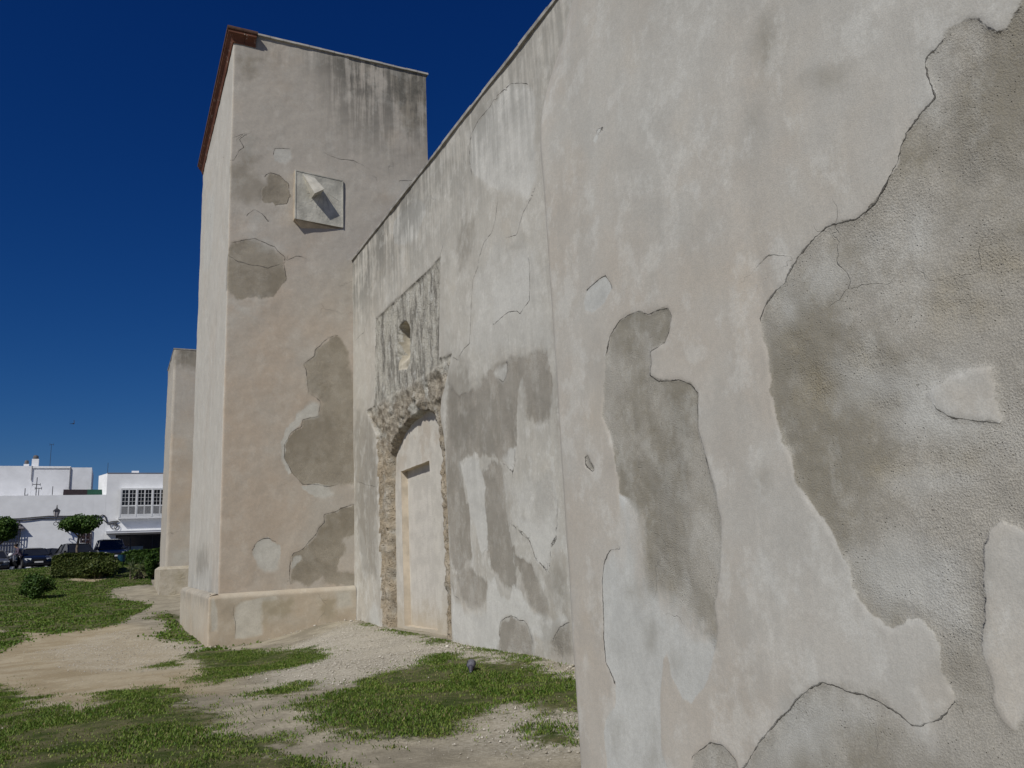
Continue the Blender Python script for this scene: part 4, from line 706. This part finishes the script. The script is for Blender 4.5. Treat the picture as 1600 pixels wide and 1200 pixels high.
# ------------------------------------------------------------------ houses
M_white=simple('whitewash',(.78,.79,.80),.85,.05,1.2,.15,bump=.003); M_whiteB=simple('whitewash_old',(.70,.71,.73),.85,.06,1.,.15,bump=.003)
M_glass=simple('dark_glass',(.02,.022,.026),.12,.2,1,.5,bump=0); M_frame=simple('white_frame',(.75,.76,.76),.5,.04,4); M_iron=simple('black_iron',(.03,.03,.035),.5,.2,6,.4); M_red=simple('roof_tile',(.20,.09,.06),.85,.25,6); M_green=simple('green_awning',(.012,.06,.038),.8,.1,5); M_brown=simple('dark_awning',(.025,.017,.02),.85,.2,5)
M_shop=simple('shop_interior',(.05,.055,.05),.6,.3,2); M_fasc=simple('grey_fascia',(.22,.21,.23),.7,.1,2)
HY=80.
def hx(px,py,Y=HY): q=ony(px,py,Y); return q[0],q[2]
h1=thing('left_house','low white house with a set-back upper storey, chimneys and barred windows','house',(-10,HY,1.6)); h1.name='white_house'
def HB(mb,name,mat,par): return reloc(mb.build(name,mat,par,loc=par.location),par)
xR=hx(168,739.5)[0]-.0; zL=hx(60,774)[1]; 
# lower wall with two window holes
x0,zt_=hx(126,829); x1,zb_=hx(141,866); bx0,bz1=hx(-70,822); bx1,bz0=hx(33,868)
mb=MB(); mb.box((-45,HY,0),(bx0+.2,HY+.3,zL)); mb.box((bx0+.2,HY,bz1),(x0,HY+.3,zL)); mb.box((bx1-.15,HY,0),(x0,HY+.3,bz1-.003)); mb.box((bx0+.2,HY,0),(bx1-.153,HY+.3,1.9)); mb.box((x0+.003,HY,zt_),(x1,HY+.3,zL)); mb.box((x0+.003,HY,0),(x1,HY+.3,zb_)); mb.box((x1+.003,HY,0),(xR-.01,HY+.3,zL))
mb.box((-45,HY+.3,zL-.25),(xR-.01,HY+10,zL-.1)); HB(mb,'wall',M_white,h1)
M_curt=simple('pale_shutter',(.42,.44,.50),.8,.1,2)
# barred bay
def barwin(x0,x1,z0,z1,yo,nb,nh,mat,par,frame=True,white=False,depth=0.):
    f=MB(); f.box((x0,HY+.25,z0),(x1,HY+.28,z1)); wn=HB(f,'window',M_curt if depth else M_glass,par)
    b=MB(); r=.022
    for i in range(nb+1):
        x=x0+(x1-x0)*i/nb; b.box((x-r,yo-r,z0),(x+r,yo+r,z1))
    for i in range(nh+1):
        z=z0+(z1-z0)*i/nh; b.box((x0-r,yo-r*1.3,z-r),(x1+r,yo+r*1.3,z+r))
        if depth:
            b.box((x1-r,yo,z-r),(x1+r,yo+depth,z+r)); b.box((x0-r,yo,z-r),(x0+r,yo+depth,z+r))
    bb=MB(); bb.V=[tuple(np.array(v)) for v in b.V]; bb.F=b.F
    o=bb.build('bars',mat,wn,loc=(0,0,0)); o.location=(-par.location[0],-par.location[1],-par.location[2]) if False else (0,0,0)
    return wn,o
def child_fix(o,par,top):   # sub-part built in world coordinates
    o.location=tuple(-np.array(top.location)); return o
wn,o=barwin(bx0+.2,bx1-.15,1.9,bz1,HY-.35,22,5,M_iron,h1,depth=.35); child_fix(o,wn,h1)
mb=MB(); rz=hx(20,818)[1]; rb=hx(20,826.5)[1]; rx0,rx1=bx0,hx(37,826)[0]+.1; rt=hx(28,818)[0]
mb.add([(rx0,HY-.45,rb),(rx1,HY-.45,rb),(rx1,HY-.003,rb),(rx0,HY-.003,rb),(rx0+.6,HY-.003,rz+.1),(rt+.1,HY-.003,rz+.1),(rx0+.6,HY-.2,rz),(rt,HY-.2,rz)],[(0,1,7,6),(1,2,5,7),(0,6,4,3),(6,7,5,4),(0,3,2,1)])
HB(mb,'window_roof',simple('slate_tiles',(.16,.15,.16),.85,.2,8),h1)
wn,o=barwin(x0+.02,x1-.0,zb_+.02,zt_-.02,HY-.1,7,4,simple('rusty_bars',(.06,.035,.035),.7),h1); child_fix(o,wn,h1)
f=MB(); zc=(zt_+zb_)/2+.25; f.box((x0+.05,HY+.12,zc-.05),(x1-.05,HY+.2,zc+.05)); f.box((x0+.003,HY+.12,zb_),(x0+.1,HY+.2,zt_)); f.box((x1-.1,HY+.12,zb_),(x1-.003,HY+.2,zt_)); f.box(((x0+x1)/2-.05,HY+.13,zb_),((x0+x1)/2+.05,HY+.19,zt_)); HB(f,'window_frame',M_frame,h1)
# upper storeys
UY=83.
def ub(px0,px1,pyt,Y0,name='upper_wall',mat=M_whiteB):
    a_=ony(px0,pyt,Y0); b_=ony(px1,pyt,Y0); mb=MB(); mb.box((a_[0],Y0,zL-.12),(b_[0]-.006,Y0+7,(a_[2]+b_[2])/2)); return HB(mb,name,mat,h1)
ub(-600,51,727,UY+.05); ub(51,111,728.5,UY); ub(111,144,730.5,UY+.03)
mb=MB(); a_=ony(51,728.5,UY); b_=ony(110,730,UY); mb.box((a_[0],UY-.08,b_[2]-.1),(b_[0],UY-.001,b_[2]+.03)); HB(mb,'ledge',M_frame,h1)
def pipe(px,py0,py1,Y,r=.04):
    a_=ony(px,py0,Y); b_=ony(px,py1,Y); mb=MB(); mb.tube([(a_[0],Y-.07,a_[2]),(a_[0],Y-.07,b_[2])],r,6); return HB(mb,'drainpipe',simple('grey_pipe',(.25,.25,.27)),h1)
pipe(50.5,728,751,UY); pipe(110,731,764,UY)
def chimney(px0,px1,pyt,pyb,Y):
    a_=ony(px0,pyt,Y); b_=ony(px1,pyb,Y); mb=MB(); mb.box((a_[0],Y,b_[2]-.2),(b_[0],Y+(b_[0]-a_[0]),a_[2]-.35)); ch=HB(mb,'chimney',M_white,h1)
    cx=(a_[0]+b_[0])/2; cy=Y+(b_[0]-a_[0])/2; cp=MB(); w_=(b_[0]-a_[0])*.42; cp.lathe([(w_*.8,a_[2]-.37),(w_,a_[2]-.25),(w_,a_[2]-.12),(w_*.75,a_[2]-.02),(w_*.3,a_[2]+.02)],(cx,cy,0),12); o=cp.build('chimney_cap',simple('cap_grey',(.12,.11,.11)),ch,loc=(0,0,0)); child_fix(o,ch,h1)
chimney(50.5,60,711,728,UY+1.5); chimney(37.5,45,719,728,UY+1.5)
aw=thing('awning','flat roof-terrace awning, dark brown with a green end, between the two white houses','awning',tuple(ony(130,774,HY+1.)))
def awb(px0,px1,mat,nm):
    a_=ony(px0,764.5,HY+1); b_=ony(px1,774.5,HY+1); mb=MB(); mb.add([(a_[0],HY+1,b_[2]),(b_[0],HY+1,b_[2]),(b_[0],HY+1.05,b_[2]),(a_[0],HY+1.05,b_[2]),(a_[0],HY+1.2,a_[2]),(b_[0],HY+1.2,a_[2]-.02),(b_[0],HY+3,a_[2]),(a_[0],HY+3,a_[2])],[(0,1,5,4),(4,5,6,7),(1,2,6,5),(0,4,7,3),(2,3,7,6),(0,3,2,1)]); HB(mb,nm,mat,aw)
awb(99,136,M_brown,'brown_cloth'); awb(136.3,161,M_green,'green_cloth')
# right house
h2=thing('shop_house','white two-storey house with a long gridded window bay above a dark shopfront','house',(4,HY,1.9))
xa,zr=hx(168,739.5); bxl,bzt=hx(189,765); _,bzb=hx(189,808.5); xs0,zs0=hx(181,836)
mb=MB(); XR=16; mb.add([(xa,HY,0),(xs0,HY,0),(xs0,HY,zr),(xa,HY,zr),(xa-.62,HY+2.3,0),(xa-.72,HY+2.3,zr)],[(0,1,2,3),(0,3,5,4)]) ; mb.box((xs0+.003,HY,zs0+.0),(XR,HY+.3,zr)); mb.box((xa+.05,HY+2.3,0),(xa+.3,HY+7,zr)); mb.box((xa-.7,HY+2.3,0),(xa+.3,HY+2.4,zr)); mb.box((xa+.05,HY+.02,zr-.25),(XR,HY+7,zr-.1)); mb.box((XR,HY,0),(XR+.3,HY+7,zr)); mb.box((xa,HY+7,0),(XR,HY+7.2,zr)); HB(mb,'wall',M_white,h2)
mb=MB(); mb.box((xa-.03,HY-.04,zr+.003),(XR+.3,HY+.35,zr+.05)); HB(mb,'parapet_edge',M_fasc,h2)
a_=ony(206,736.5,HY+3); b_=ony(217,739.5,HY+3); mb=MB(); mb.box((a_[0],HY+3,zr-.1),(b_[0],HY+4,a_[2]+.05)); HB(mb,'roof_hatch',M_white,h2)
BO=.55
uw=hx(212.5,790)[0]-bxl; nB=6
mb=MB(); XB=bxl+uw*nB; mb.box((bxl-.12,HY-BO,bzb-.14),(XB,HY-.003,bzb)); mb.box((bxl-.05,HY-BO,bzt),(XB,HY-.003,bzt+.08)); HB(mb,'bay_sill',M_frame,h2)
mb=MB(); mb.box((bxl+.02,HY-BO+.12,bzb+.003),(XB,HY-BO+.15,bzt-.003)); mb.box((bxl+.02,HY-BO+.153,bzb+.003),(bxl+.05,HY-.003,bzt-.003)); gl=HB(mb,'bay_window',M_glass,h2)
mb=MB()
zm=bzb+(bzt-bzb)*.40
for i in range(nB):
    X0=bxl+i*uw; yo=HY-BO
    mb.box((X0-.06,yo-.02,bzb),(X0+.06,yo+.11,bzt)); 
    for (l,r_) in ((.08,.5),(.54,.96)):
        a0=X0+uw*l; a1=X0+uw*r_; 
        mb.box((a0-.035,yo+.0,bzb),(a0+.025,yo+.1,bzt-.001)); mb.box((a1-.025,yo,bzb),(a1+.035,yo+.1,bzt-.001)); mb.box((a0+.026,yo+.003,zm-.05),(a1-.026,yo+.1,zm+.05)); mb.box((a0+.026,yo+.003,bzt-.08),(a1-.026,yo+.1,bzt-.002)); mb.box((a0+.026,yo+.003,bzb+.002),(a1-.026,yo+.1,bzb+.25))
        mb.box(((a0+a1)/2-.014,yo+.02,zm+.051),((a0+a1)/2+.014,yo+.07,bzt-.081))
        for j in range(1,4): z=zm+.05+(bzt-zm-.13)*j/4; mb.box((a0+.026,yo+.02,z-.013),(a1-.026,yo+.07,z+.013))
        for j in range(1,6): x=a0+(a1-a0)*j/6; mb.box((x-.012,yo-.012,bzb+.1),(x+.012,yo+.002,zm-.052))
o=mb.build('bay_frame',M_frame,gl,loc=(0,0,0)); child_fix(o,gl,h2)
cx0,cz=hx(166,833); cz=hx(182,832)[1]; mb=MB(); mb.box((cx0,HY-1.0,cz-.1),(XR,HY-.003,cz+.04)); mb.box((cx0-.02,HY-1.03,cz+.043),(XR,HY-.005,cz+.1)); HB(mb,'canopy',M_whiteB,h2)
mb=MB(); mb.box((xs0,HY+.35,0),(XR,HY+.4,zs0)); HB(mb,'shopfront',M_glass,h2)
mb=MB()
for px in (181.6,204,238,262): x,_=hx(px,850); mb.box((x-.04,HY+.28,0),(x+.04,HY+.34,zs0))
mb.box((xs0,HY+.29,zs0-.12),(XR,HY+.34,zs0-.002)); HB(mb,'shop_frame',M_iron,h2)
mb=MB(); z=hx(195,854)[1]
for (p0,p1) in ((188,203),(205,224)): mb.box((hx(p0,850)[0],HY+.30,1.7),(hx(p1,850)[0],HY+.335,z))
HB(mb,'shop_panel',simple('frosted_panel',(.20,.24,.24),.5,.1,2),h2)
# cables
cb=thing('cable_bundle','dark drooping cable bundle strung along the white house fronts, ending in loose coils','cable',tuple(ony(88,808,HY-.1)))
def cab(l,r=.045,Y=HY-.08,nm='cable'):
    pts=[ony(x,y,Y) for x,y in l]; mb=MB(); mb.tube(pts,r,5); HB(mb,nm,M_iron,cb)
cab([(-120,810),(-40,811),(12,811),(30,810.4),(52,808.5),(75,806.5),(90,806.5),(105,806.5),(128,806)]); cab([(-120,815),(-20,812),(12,812.5),(35,813.5),(48,812),(62,810),(80,810),(105,809),(145,807)])
cab([(145,807),(155,807),(160,804.5),(164,806),(166,812),(166,817),(175,815),(184,814)]); cab([(146,806),(158,809),(165,815),(172,820),(180,817),(186,814)],.035)
cab([(172,817)]+[(178+5.5*math.cos(a/3),822+4.5*math.sin(a/3)) for a in range(0,28)],.025,nm='coil'); cab([(174,818)]+[(183+4*math.cos(a/3),824+4*math.sin(a/3)) for a in range(-6,19)],.025,nm='coil')
# antennas
def antenna(label,px,pt,pb,Y,bars,r=.022,grp=None):
    a_=ony(px,pb,Y); b_=ony(px,pt,Y); t=thing('roof_antenna',label,'antenna',(a_[0],Y,a_[2]),grp); mb=MB(); mb.tube([(a_[0],Y,a_[2]-.1),(a_[0]-.0,Y,b_[2])],r,6); HB(mb,'mast',M_iron,t)
    if bars:
        mb=MB()
        for (dx0,dx1,py) in bars: p=ony(px+dx0,py,Y); q_=ony(px+dx1,py,Y); mb.tube([(p[0],Y-.02,p[2]),(q_[0],Y-.02,q_[2])],r*.8,5); mb.tube([(p[0],Y-.02,p[2]-.12),(p[0],Y-.02,p[2]+.12)],r*.6,5); mb.tube([(q_[0],Y-.02,q_[2]-.12),(q_[0],Y-.02,q_[2]+.12)],r*.6,5)
        HB(mb,'crossbars',M_iron,t)
antenna('television antenna with two crossbars on the lower roof edge of the left white house',56,746,775,HY+.5,[(-5,7,757),(-1,9,763)],.035)
antenna('tall thin aerial mast above the top roof of the left white house',78,694,728,UY+3,[(0,6,694.5)],.02)
antenna('short bare mast on the lower roof edge, left of the brown awning',81.5,760,775,HY+.5,[],.03)
antenna('short bare mast beside the television antenna on its right',60,763,775,HY+.5,[],.03)
antenna('bent stub mast on the lower roof edge, leftmost of the masts',38.5,763,775,HY+.5,[(0,5,773.5)],.035)
antenna('thin rod on the corner of the shop house roof',168,723,740,HY+1,[],.02)
# lantern
c0=ony(88,808,HY-.95); wl=ony(104,830,HY); lt=thing('wall_lantern','ornate black wall lantern on a scrolled bracket on the left white house','street lamp',(c0[0]+.5,HY,c0[2]-.5))
mb=MB(); mb.tube([(c0[0]+.95,HY-.02,c0[2]-1.3),(c0[0]+.7,HY-.3,c0[2]-.95),(c0[0]+.3,HY-.7,c0[2]-.5),(c0[0],HY-.95,c0[2]-.4),(c0[0],HY-.95,c0[2]-.05)],.035,6); mb.tube([(c0[0]+.95,HY-.02,c0[2]-.6),(c0[0]+.4,HY-.55,c0[2]-.5),(c0[0],HY-.95,c0[2]-.42)],.025,6)
mb.tube([(c0[0]+.5+.18*math.cos(a/2),HY-.5-.18*math.cos(a/2),c0[2]-.62+.14*math.sin(a/2)) for a in range(13)],.02,5); mb.tube([(c0[0]-.02+.16*math.cos(a/2),HY-.93-.1*math.cos(a/2),c0[2]-.55+.14*math.sin(a/2)) for a in range(13)],.025,5); HB(mb,'bracket',M_iron,lt)
mb=MB(); mb.lathe([(.06,c0[2]-.02),(.16,c0[2]+.0),(.14,c0[2]+.04)],(c0[0],HY-.95,0),6); mb.lathe([(.28,c0[2]+.50),(.29,c0[2]+.54),(.15,c0[2]+.68),(.06,c0[2]+.74),(.07,c0[2]+.80),(.02,c0[2]+.86),(.05,c0[2]+.92),(.01,c0[2]+1.05)],(c0[0],HY-.95,0),6)
for k in range(6): a=k*math.pi/3; mb.tube([(c0[0]+.14*math.cos(a),HY-.95+.14*math.sin(a),c0[2]+.03),(c0[0]+.25*math.cos(a),HY-.95+.25*math.sin(a),c0[2]+.51)],.014,4)
HB(mb,'lantern_frame',M_iron,lt); mb=MB(); mb.lathe([(.12,c0[2]+.045),(.235,c0[2]+.495)],(c0[0],HY-.95,0),6); HB(mb,'lantern_glass',simple('lamp_glass',(.45,.42,.42),.2,.1,2,.5),lt)
# ------------------------------------------------------------------ cars
M_tyre=simple('tyre_rubber',(.02,.02,.02),.9,.2,10); M_rim=simple('alloy',(.45,.45,.46),.35,.1,6,.5,.8); M_lamp=simple('lamp_lens',(.65,.68,.70),.1,.05,3,.6); M_plate=simple('plate',(.7,.7,.68),.5,.03,3); M_blk=simple('black_trim',(.015,.015,.017),.5,.1,6)
def paint(nm,c): 
    g=G(nm); return g.done(g.mix(g.noise(g.co(),2,3),c,tuple(x*1.25 for x in c)),.28,.5,None,.3,**{'Coat Weight':.6,'Coat Roughness':.06})
def car(label,x,Y,rot,col,h=1.45,wd=1.8,grp='cars parked along the street'):
    z=float(zstreet(x))+.0; t=thing('parked_car',label,'car',(x,Y,z),grp,rot)   # front looks to local -Y
    def mk(mb,nm,mat,par=t,sm=False,bevel=0): return mb.build(nm,mat,par,sm,bevel=bevel)
    hw=wd/2; st=[(-2.1,.30,.62,.80),(-1.95,.20,.74,.92),(-1.2,.18,.90,.98),(-.75,.18,.96,1.),(.9,.18,.98,1.),(1.6,.2,1.0,.98),(2.0,.24,.95,.93),(2.1,.35,.80,.84)]
    V=[];F=[];R=12
    for (y,zb,zt,wf) in st:
        w_=hw*wf; pr=[(-w_*.86,zb),(-w_*.98,zb+.08),(-w_,zb+(zt-zb)*.5),(-w_*.97,zt-.07),(-w_*.86,zt),(-w_*.35,zt+.025),(w_*.35,zt+.025),(w_*.86,zt),(w_*.97,zt-.07),(w_,zb+(zt-zb)*.5),(w_*.98,zb+.08),(w_*.86,zb)]
        V+=[(a,y,b) for a,b in pr]
    for i in range(len(st)-1):
        for k in range(R): F.append((i*R+k,i*R+(k+1)%R,(i+1)*R+(k+1)%R,(i+1)*R+k))
    F+=[tuple(range(R))[::-1],tuple(range((len(st)-1)*R,len(st)*R))]
    mk(MB().add(V,F),'body',col,sm=True)
    # greenhouse
    gh=[(-1.0,.97,.86),(-.25,h-.06,.70),(.35,h,.68),(1.1,h-.05,.68),(1.85,1.0,.80)]
    V=[];F=[]
    for (y,z_,wf) in gh: V+=[(-hw*.93,y,.95),(-hw*wf,y,z_),(hw*wf,y,z_),(hw*.93,y,.95)]
    for i in range(4):
        for k in range(3): F.append((i*4+k,i*4+k+1,i*4+5+k,i*4+4+k))
    F+=[(0,1,2,3),(16,17,18,19)]; mk(MB().add(V,F),'windows',M_glass)
    rf=MB(); V=[]
    for (y,z_,wf) in ((-.30,h-.06,.70),(.35,h+.005,.68),(1.15,h-.045,.68)): V+=[(-hw*wf-.02,y,z_-.03),(-hw*wf*.8,y,z_+.03),(hw*wf*.8,y,z_+.03),(hw*wf+.02,y,z_-.03)]
    rf.add(V,[(0,1,5,4),(1,2,6,5),(2,3,7,6),(4,5,9,8),(5,6,10,9),(6,7,11,10),(0,3,2,1),(8,9,10,11),(0,4,8,11,7,3)])
    for s in (-1,1):
        rf.tube([(s*hw*.87,-1.02,.95),(s*hw*.71,-.27,h-.05)],.035,5); rf.tube([(s*hw*.94,.45,.95),(s*hw*.70,.38,h-.02)],.035,5); rf.tube([(s*hw*.85,1.82,.97),(s*hw*.69,1.1,h-.04)],.05,5)
    mk(rf,'roof',col)
    for s in (-1,1):
        mk(MB().add([(s*hw*.55,-2.115,.60),(s*hw*.88,-1.99,.60),(s*hw*.92,-1.93,.73),(s*hw*.50,-2.09,.72),(s*hw*.55,-2.0,.60),(s*hw*.8,-1.9,.60),(s*hw*.85,-1.85,.73),(s*hw*.5,-2.0,.72)],[(0,1,2,3),(4,7,6,5),(0,4,5,1),(1,5,6,2),(2,6,7,3),(3,7,4,0)]),'headlight',M_lamp)
        mk(MB().box((s*hw*1.02-.09,-.82,.96),(s*hw*1.02+.09,-.70,1.10)),'wing_mirror',col,bevel=.02)
        for y in (-1.32,1.32):
            wh=mk(MB().lathe([(.24,-.10),(.32,-.09),(.33,0),(.32,.09),(.24,.10)],(s*(hw-.09),y,.33),20,'x'),'wheel',M_tyre,sm=False); mk(MB().lathe([(.05,s*.095-.012),(.22,s*.095-.01),(.22,s*.095+.008),(.05,s*.095+.018)],(s*(hw-.09),y,.33),14,'x'),'rim',M_rim,wh)
    mk(MB().box((-hw*.45,-2.125,.52),(hw*.45,-2.08,.66)).box((-hw*.7,-2.13,.27),(hw*.7,-2.07,.40)),'grille',M_blk); mk(MB().box((-.26,-2.15,.42),(.26,-2.126,.52)),'number_plate',M_plate)
    return t
pn=paint('navy_paint',(.010,.013,.022)); pk=paint('black_paint',(.008,.009,.011)); pg=paint('grey_paint',(.10,.105,.11)); pb=paint('blue_paint',(.010,.014,.035))
cx=ony(51,876,66)[0]; car('dark navy hatchback seen from the front, just left of the clipped hedge',cx,66.2,math.radians(14),pn,1.46)
cx=ony(-8,880,66)[0]; car('grey car cut off by the left edge of the view',cx-.2,66.2,math.radians(12),pg,1.48)
cx=ony(90,876,70)[0]; car('black car almost hidden between hedge top and the navy hatchback',cx,70.5,math.radians(80),pk,1.42)
cx=ony(119,876,68)[0]; car('black car whose roof shows over the hedge behind the orange tree',cx,67.5,math.radians(20),pk,1.62,2.)
cx=ony(171,876,65)[0]; car('dark blue van-like car in the gap between the two hedges',cx,64.8,math.radians(8),pb,1.66,1.9)
# ------------------------------------------------------------------ people
M_skin=simple('skin',(.38,.24,.17),.6,.1,10); M_hair=simple('hair',(.03,.022,.018),.8,.2,20)
def person(label,x,Y,rot,top,trou,lean=.0,hold=None,h=1.7):
    z=float(zstreet(x)); t=thing('person',label,'person',(x,Y,z),None,rot); s=h/1.75
    J={'pel':(0,0,.95,.15),'wai':(0,-.02-lean*.1,1.10,.13),'che':(0,-.04-lean*.28,1.32,.16),'nk':(0,-.05-lean*.36,1.50,.06),'hd':(0,-.07-lean*.42,1.62,.095),'hd2':(0,-.07-lean*.44,1.71,.075)}
    E=[('pel','wai'),('wai','che'),('che','nk'),('nk','hd'),('hd','hd2')]
    for sd_,n_ in ((-1,'l'),(1,'r')):
        J.update({n_+'h':(sd_*.10,0,.90,.10),n_+'k':(sd_*.11,-.05,.50,.065),n_+'a':(sd_*.12,0,.09,.045),n_+'t':(sd_*.13,-.15,.04,.04),n_+'s':(sd_*.19,-.04-lean*.30,1.42,.065),n_+'e':(sd_*.27,-.06-lean*.3,1.14,.045),n_+'w':(sd_*.18,-.28-lean*.3,1.02,.032),n_+'f':(sd_*.15,-.36-lean*.3,1.02,.028)})
        E+=[('pel',n_+'h'),(n_+'h',n_+'k'),(n_+'k',n_+'a'),(n_+'a',n_+'t'),('che',n_+'s'),(n_+'s',n_+'e'),(n_+'e',n_+'w'),(n_+'w',n_+'f')]
    ks=list(J); me=bpy.data.meshes.new('body'); me.from_pydata([tuple(c_*s for c_ in J[k][:3]) for k in ks],[(ks.index(a),ks.index(b)) for a,b in E],[])
    o=bpy.data.objects.new('body',me); link(o,t); md=o.modifiers.new('s','SKIN')
    for i,k in enumerate(ks): me.skin_vertices[0].data[i].radius=(J[k][3]*s,)*2
    me.skin_vertices[0].data[0].use_root=True; o.modifiers.new('d','SUBSURF').render_levels=1
    g=G('clothed'); c=g.n('SeparateXYZ',{0:g.co()}).outputs; col=g.mix(g.math('GREATER_THAN',c[2],.93*s),trou,top); col=g.mix(g.math('GREATER_THAN',c[2],1.49*s),col,(.38,.24,.17)); col=g.mix(g.math('LESS_THAN',c[2],.09*s),col,(.5,.5,.5)); col=g.mix(g.math('LESS_THAN',c[1],-.25*s-lean*.3*s),col,(.38,.24,.17)) if lean==0 else col
    me.materials.append(g.done(col,.85,.1))
    hy=(-.05-lean*.43)*s; mb=MB(); mb.lathe([(.06*s,1.79*s),(.10*s,1.76*s),(.115*s,1.70*s),(.11*s,1.64*s),(.085*s,1.60*s)],(0,hy+.02,0),12); mb.build('hair',M_hair,t,True)
    if hold: MB().lathe([(.06,.93),(.14,.97),(.15,1.05),(.13,1.13),(.05,1.16)],(0,-.42-lean*.3,0),12).build('white_bag',simple('white_bag',(.7,.7,.7)),t,True)
    return t
cx=ony(34,880,65)[0]; person('person in mauve-grey top bending forward with a white bundle beside the navy hatchback',cx,64.9,math.radians(-70),(.13,.10,.13),(.015,.015,.02),.9,True,1.75)
# scooter beside the person
x=ony(19,885,65.3)[0]; z=float(zstreet(x)); t=thing('motor_scooter','black motor scooter parked between the grey car and the navy hatchback','scooter',(x,65.3,z),None,math.radians(60))
for y in (-.62,.62):
    wh=MB().lathe([(.15,-.05),(.23,-.05),(.25,0),(.23,.05),(.15,.05)],(0,y,.25),16,'x').build('wheel',M_tyre,t); MB().lathe([(.04,-.06),(.14,-.055),(.14,.055),(.04,.06)],(0,y,.25),10,'x').build('rim',M_rim,wh)
MB().add([(-.18,-.45,.35),(.18,-.45,.35),(.18,.1,.28),(-.18,.1,.28),(-.2,-.5,.95),(.2,-.5,.95),(.12,-.38,.95),(-.12,-.38,.95),(-.16,.8,.5),(.16,.8,.5),(.16,.75,.75),(-.16,.75,.75),(.17,.1,.74),(-.17,.1,.74)],[(0,1,5,4),(3,2,1,0),(1,2,6,5),(0,4,7,3),(3,7,6,2),(4,5,6,7),(3,2,9,8),(8,9,10,11),(11,10,12,13),(2,12,10,9),(3,8,11,13),(2,3,13,12)]).build('body',pk,t)
MB().box((-.14,.08,.75),(.14,.78,.84)).build('seat',M_blk,t,bevel=.02); MB().tube([(-.32,-.42,1.02),(-.1,-.46,1.04),(.1,-.46,1.04),(.32,-.42,1.02)],.02,6).tube([(0,-.62,.25),(0,-.48,1.02)],.03,6).build('handlebar',M_iron,t); MB().lathe([(.0,-.56),(.07,-.55),(.08,-.5)],(0,0,.92),10,'y').build('headlight',M_lamp,t)
# blue bin on post
q=ong(190,893); t=thing('litter_bin','small blue litter bin on a thin post in front of the tall hedge','bin',tuple(q)); Y=q[1]; c0=ony(190,872,Y); mb=MB()
mb.lathe([(.16,c0[2]-.22),(.20,c0[2]-.2),(.23,c0[2]+.16),(.24,c0[2]+.2),(.21,c0[2]+.2)],(c0[0],Y,0),14); HB(mb,'bin_body',simple('blue_plastic',(.008,.05,.09),.5),t); mb=MB(); mb.tube([(c0[0]+.1,Y+.1,q[2]-.1),(c0[0]+.1,Y+.25,c0[2]+.1)],.03,6); HB(mb,'post',M_iron,t)
# ------------------------------------------------------------------ birds
M_pig=simple('pigeon_feathers',(.11,.11,.13),.7,.25,30); M_pigd=simple('pigeon_dark',(.04,.037,.055),.5,.2,30)
q=ong(737,1051); t=thing('pigeon','grey pigeon with a dark head pecking in the grass near the wall','pigeon',tuple(q),None,math.radians(-28))
def loft(st,n=12):
    mb=MB(); V=[];F=[]
    for (y,z,rx,rz_) in st: V+=[(rx*math.cos(2*math.pi*k/n),y,z+rz_*math.sin(2*math.pi*k/n)) for k in range(n)]
    for i in range(len(st)-1):
        for k in range(n): F.append((i*n+k,i*n+(k+1)%n,(i+1)*n+(k+1)%n,(i+1)*n+k))
    F+=[tuple(range(n))[::-1],tuple(range((len(st)-1)*n,len(st)*n))]; return mb.add(V,F)
loft([(.20,.10,.022,.006),(.13,.115,.032,.014),(.07,.125,.052,.04),(.01,.12,.066,.058),(-.05,.11,.062,.058),(-.095,.095,.042,.045),(-.115,.07,.028,.03),(-.125,.045,.024,.024),(-.14,.03,.018,.018),(-.15,.025,.006,.006)]).build('body',M_pig,t,True)
for s in (-1,1):
    MB().add([(s*.055,-.07,.14),(s*.072,-.03,.10),(s*.066,.06,.09),(s*.03,.17,.105),(s*.045,.05,.155),(s*.05,-.04,.16)],[(0,1,2,3,4,5)]+[(5,4,3,2,1,0)]).build('wing',M_pigd,t); MB().tube([(s*.025,0,.07),(s*.027,-.005,.0),(s*.027,-.04,-.003)],.005,5).build('leg',simple('pigeon_leg',(.35,.12,.1)),t)
loft([(-.145,.027,.006,.005),(-.17,.012,.002,.002)],6).build('beak',M_blk,t)
loft([(-.09,.095,.044,.047),(-.117,.07,.030,.032),(-.128,.044,.0255,.0255),(-.142,.03,.0185,.0185)]).build('neck_feathers',M_pigd,t,True)
q=ony(115,662,60.); t=thing('flying_bird','small dark bird flying in the blue sky above the white houses','bird',tuple(q),None,math.radians(20))
mb=loft([(-.16,0,.003,.003),(-.12,.01,.025,.025),(0,0,.045,.04),(.1,0,.03,.02),(.2,0,.045,.006)],8); mb.build('body',M_pigd,t,True)
MB().add([(-.03,-.06,.02),(-.03,.07,.02),(-.2,.05,.0),(-.26,-.04,-.06),(-.15,-.07,.0)],[(0,1,2,3,4),(4,3,2,1,0)]).build('wing',M_pigd,t); MB().add([(.03,-.06,.02),(.03,.07,.02),(.02,.06,.22),(0.0,-.02,.30),(.02,-.07,.18)],[(0,1,2,3,4),(4,3,2,1,0)]).build('wing',M_pigd,t)
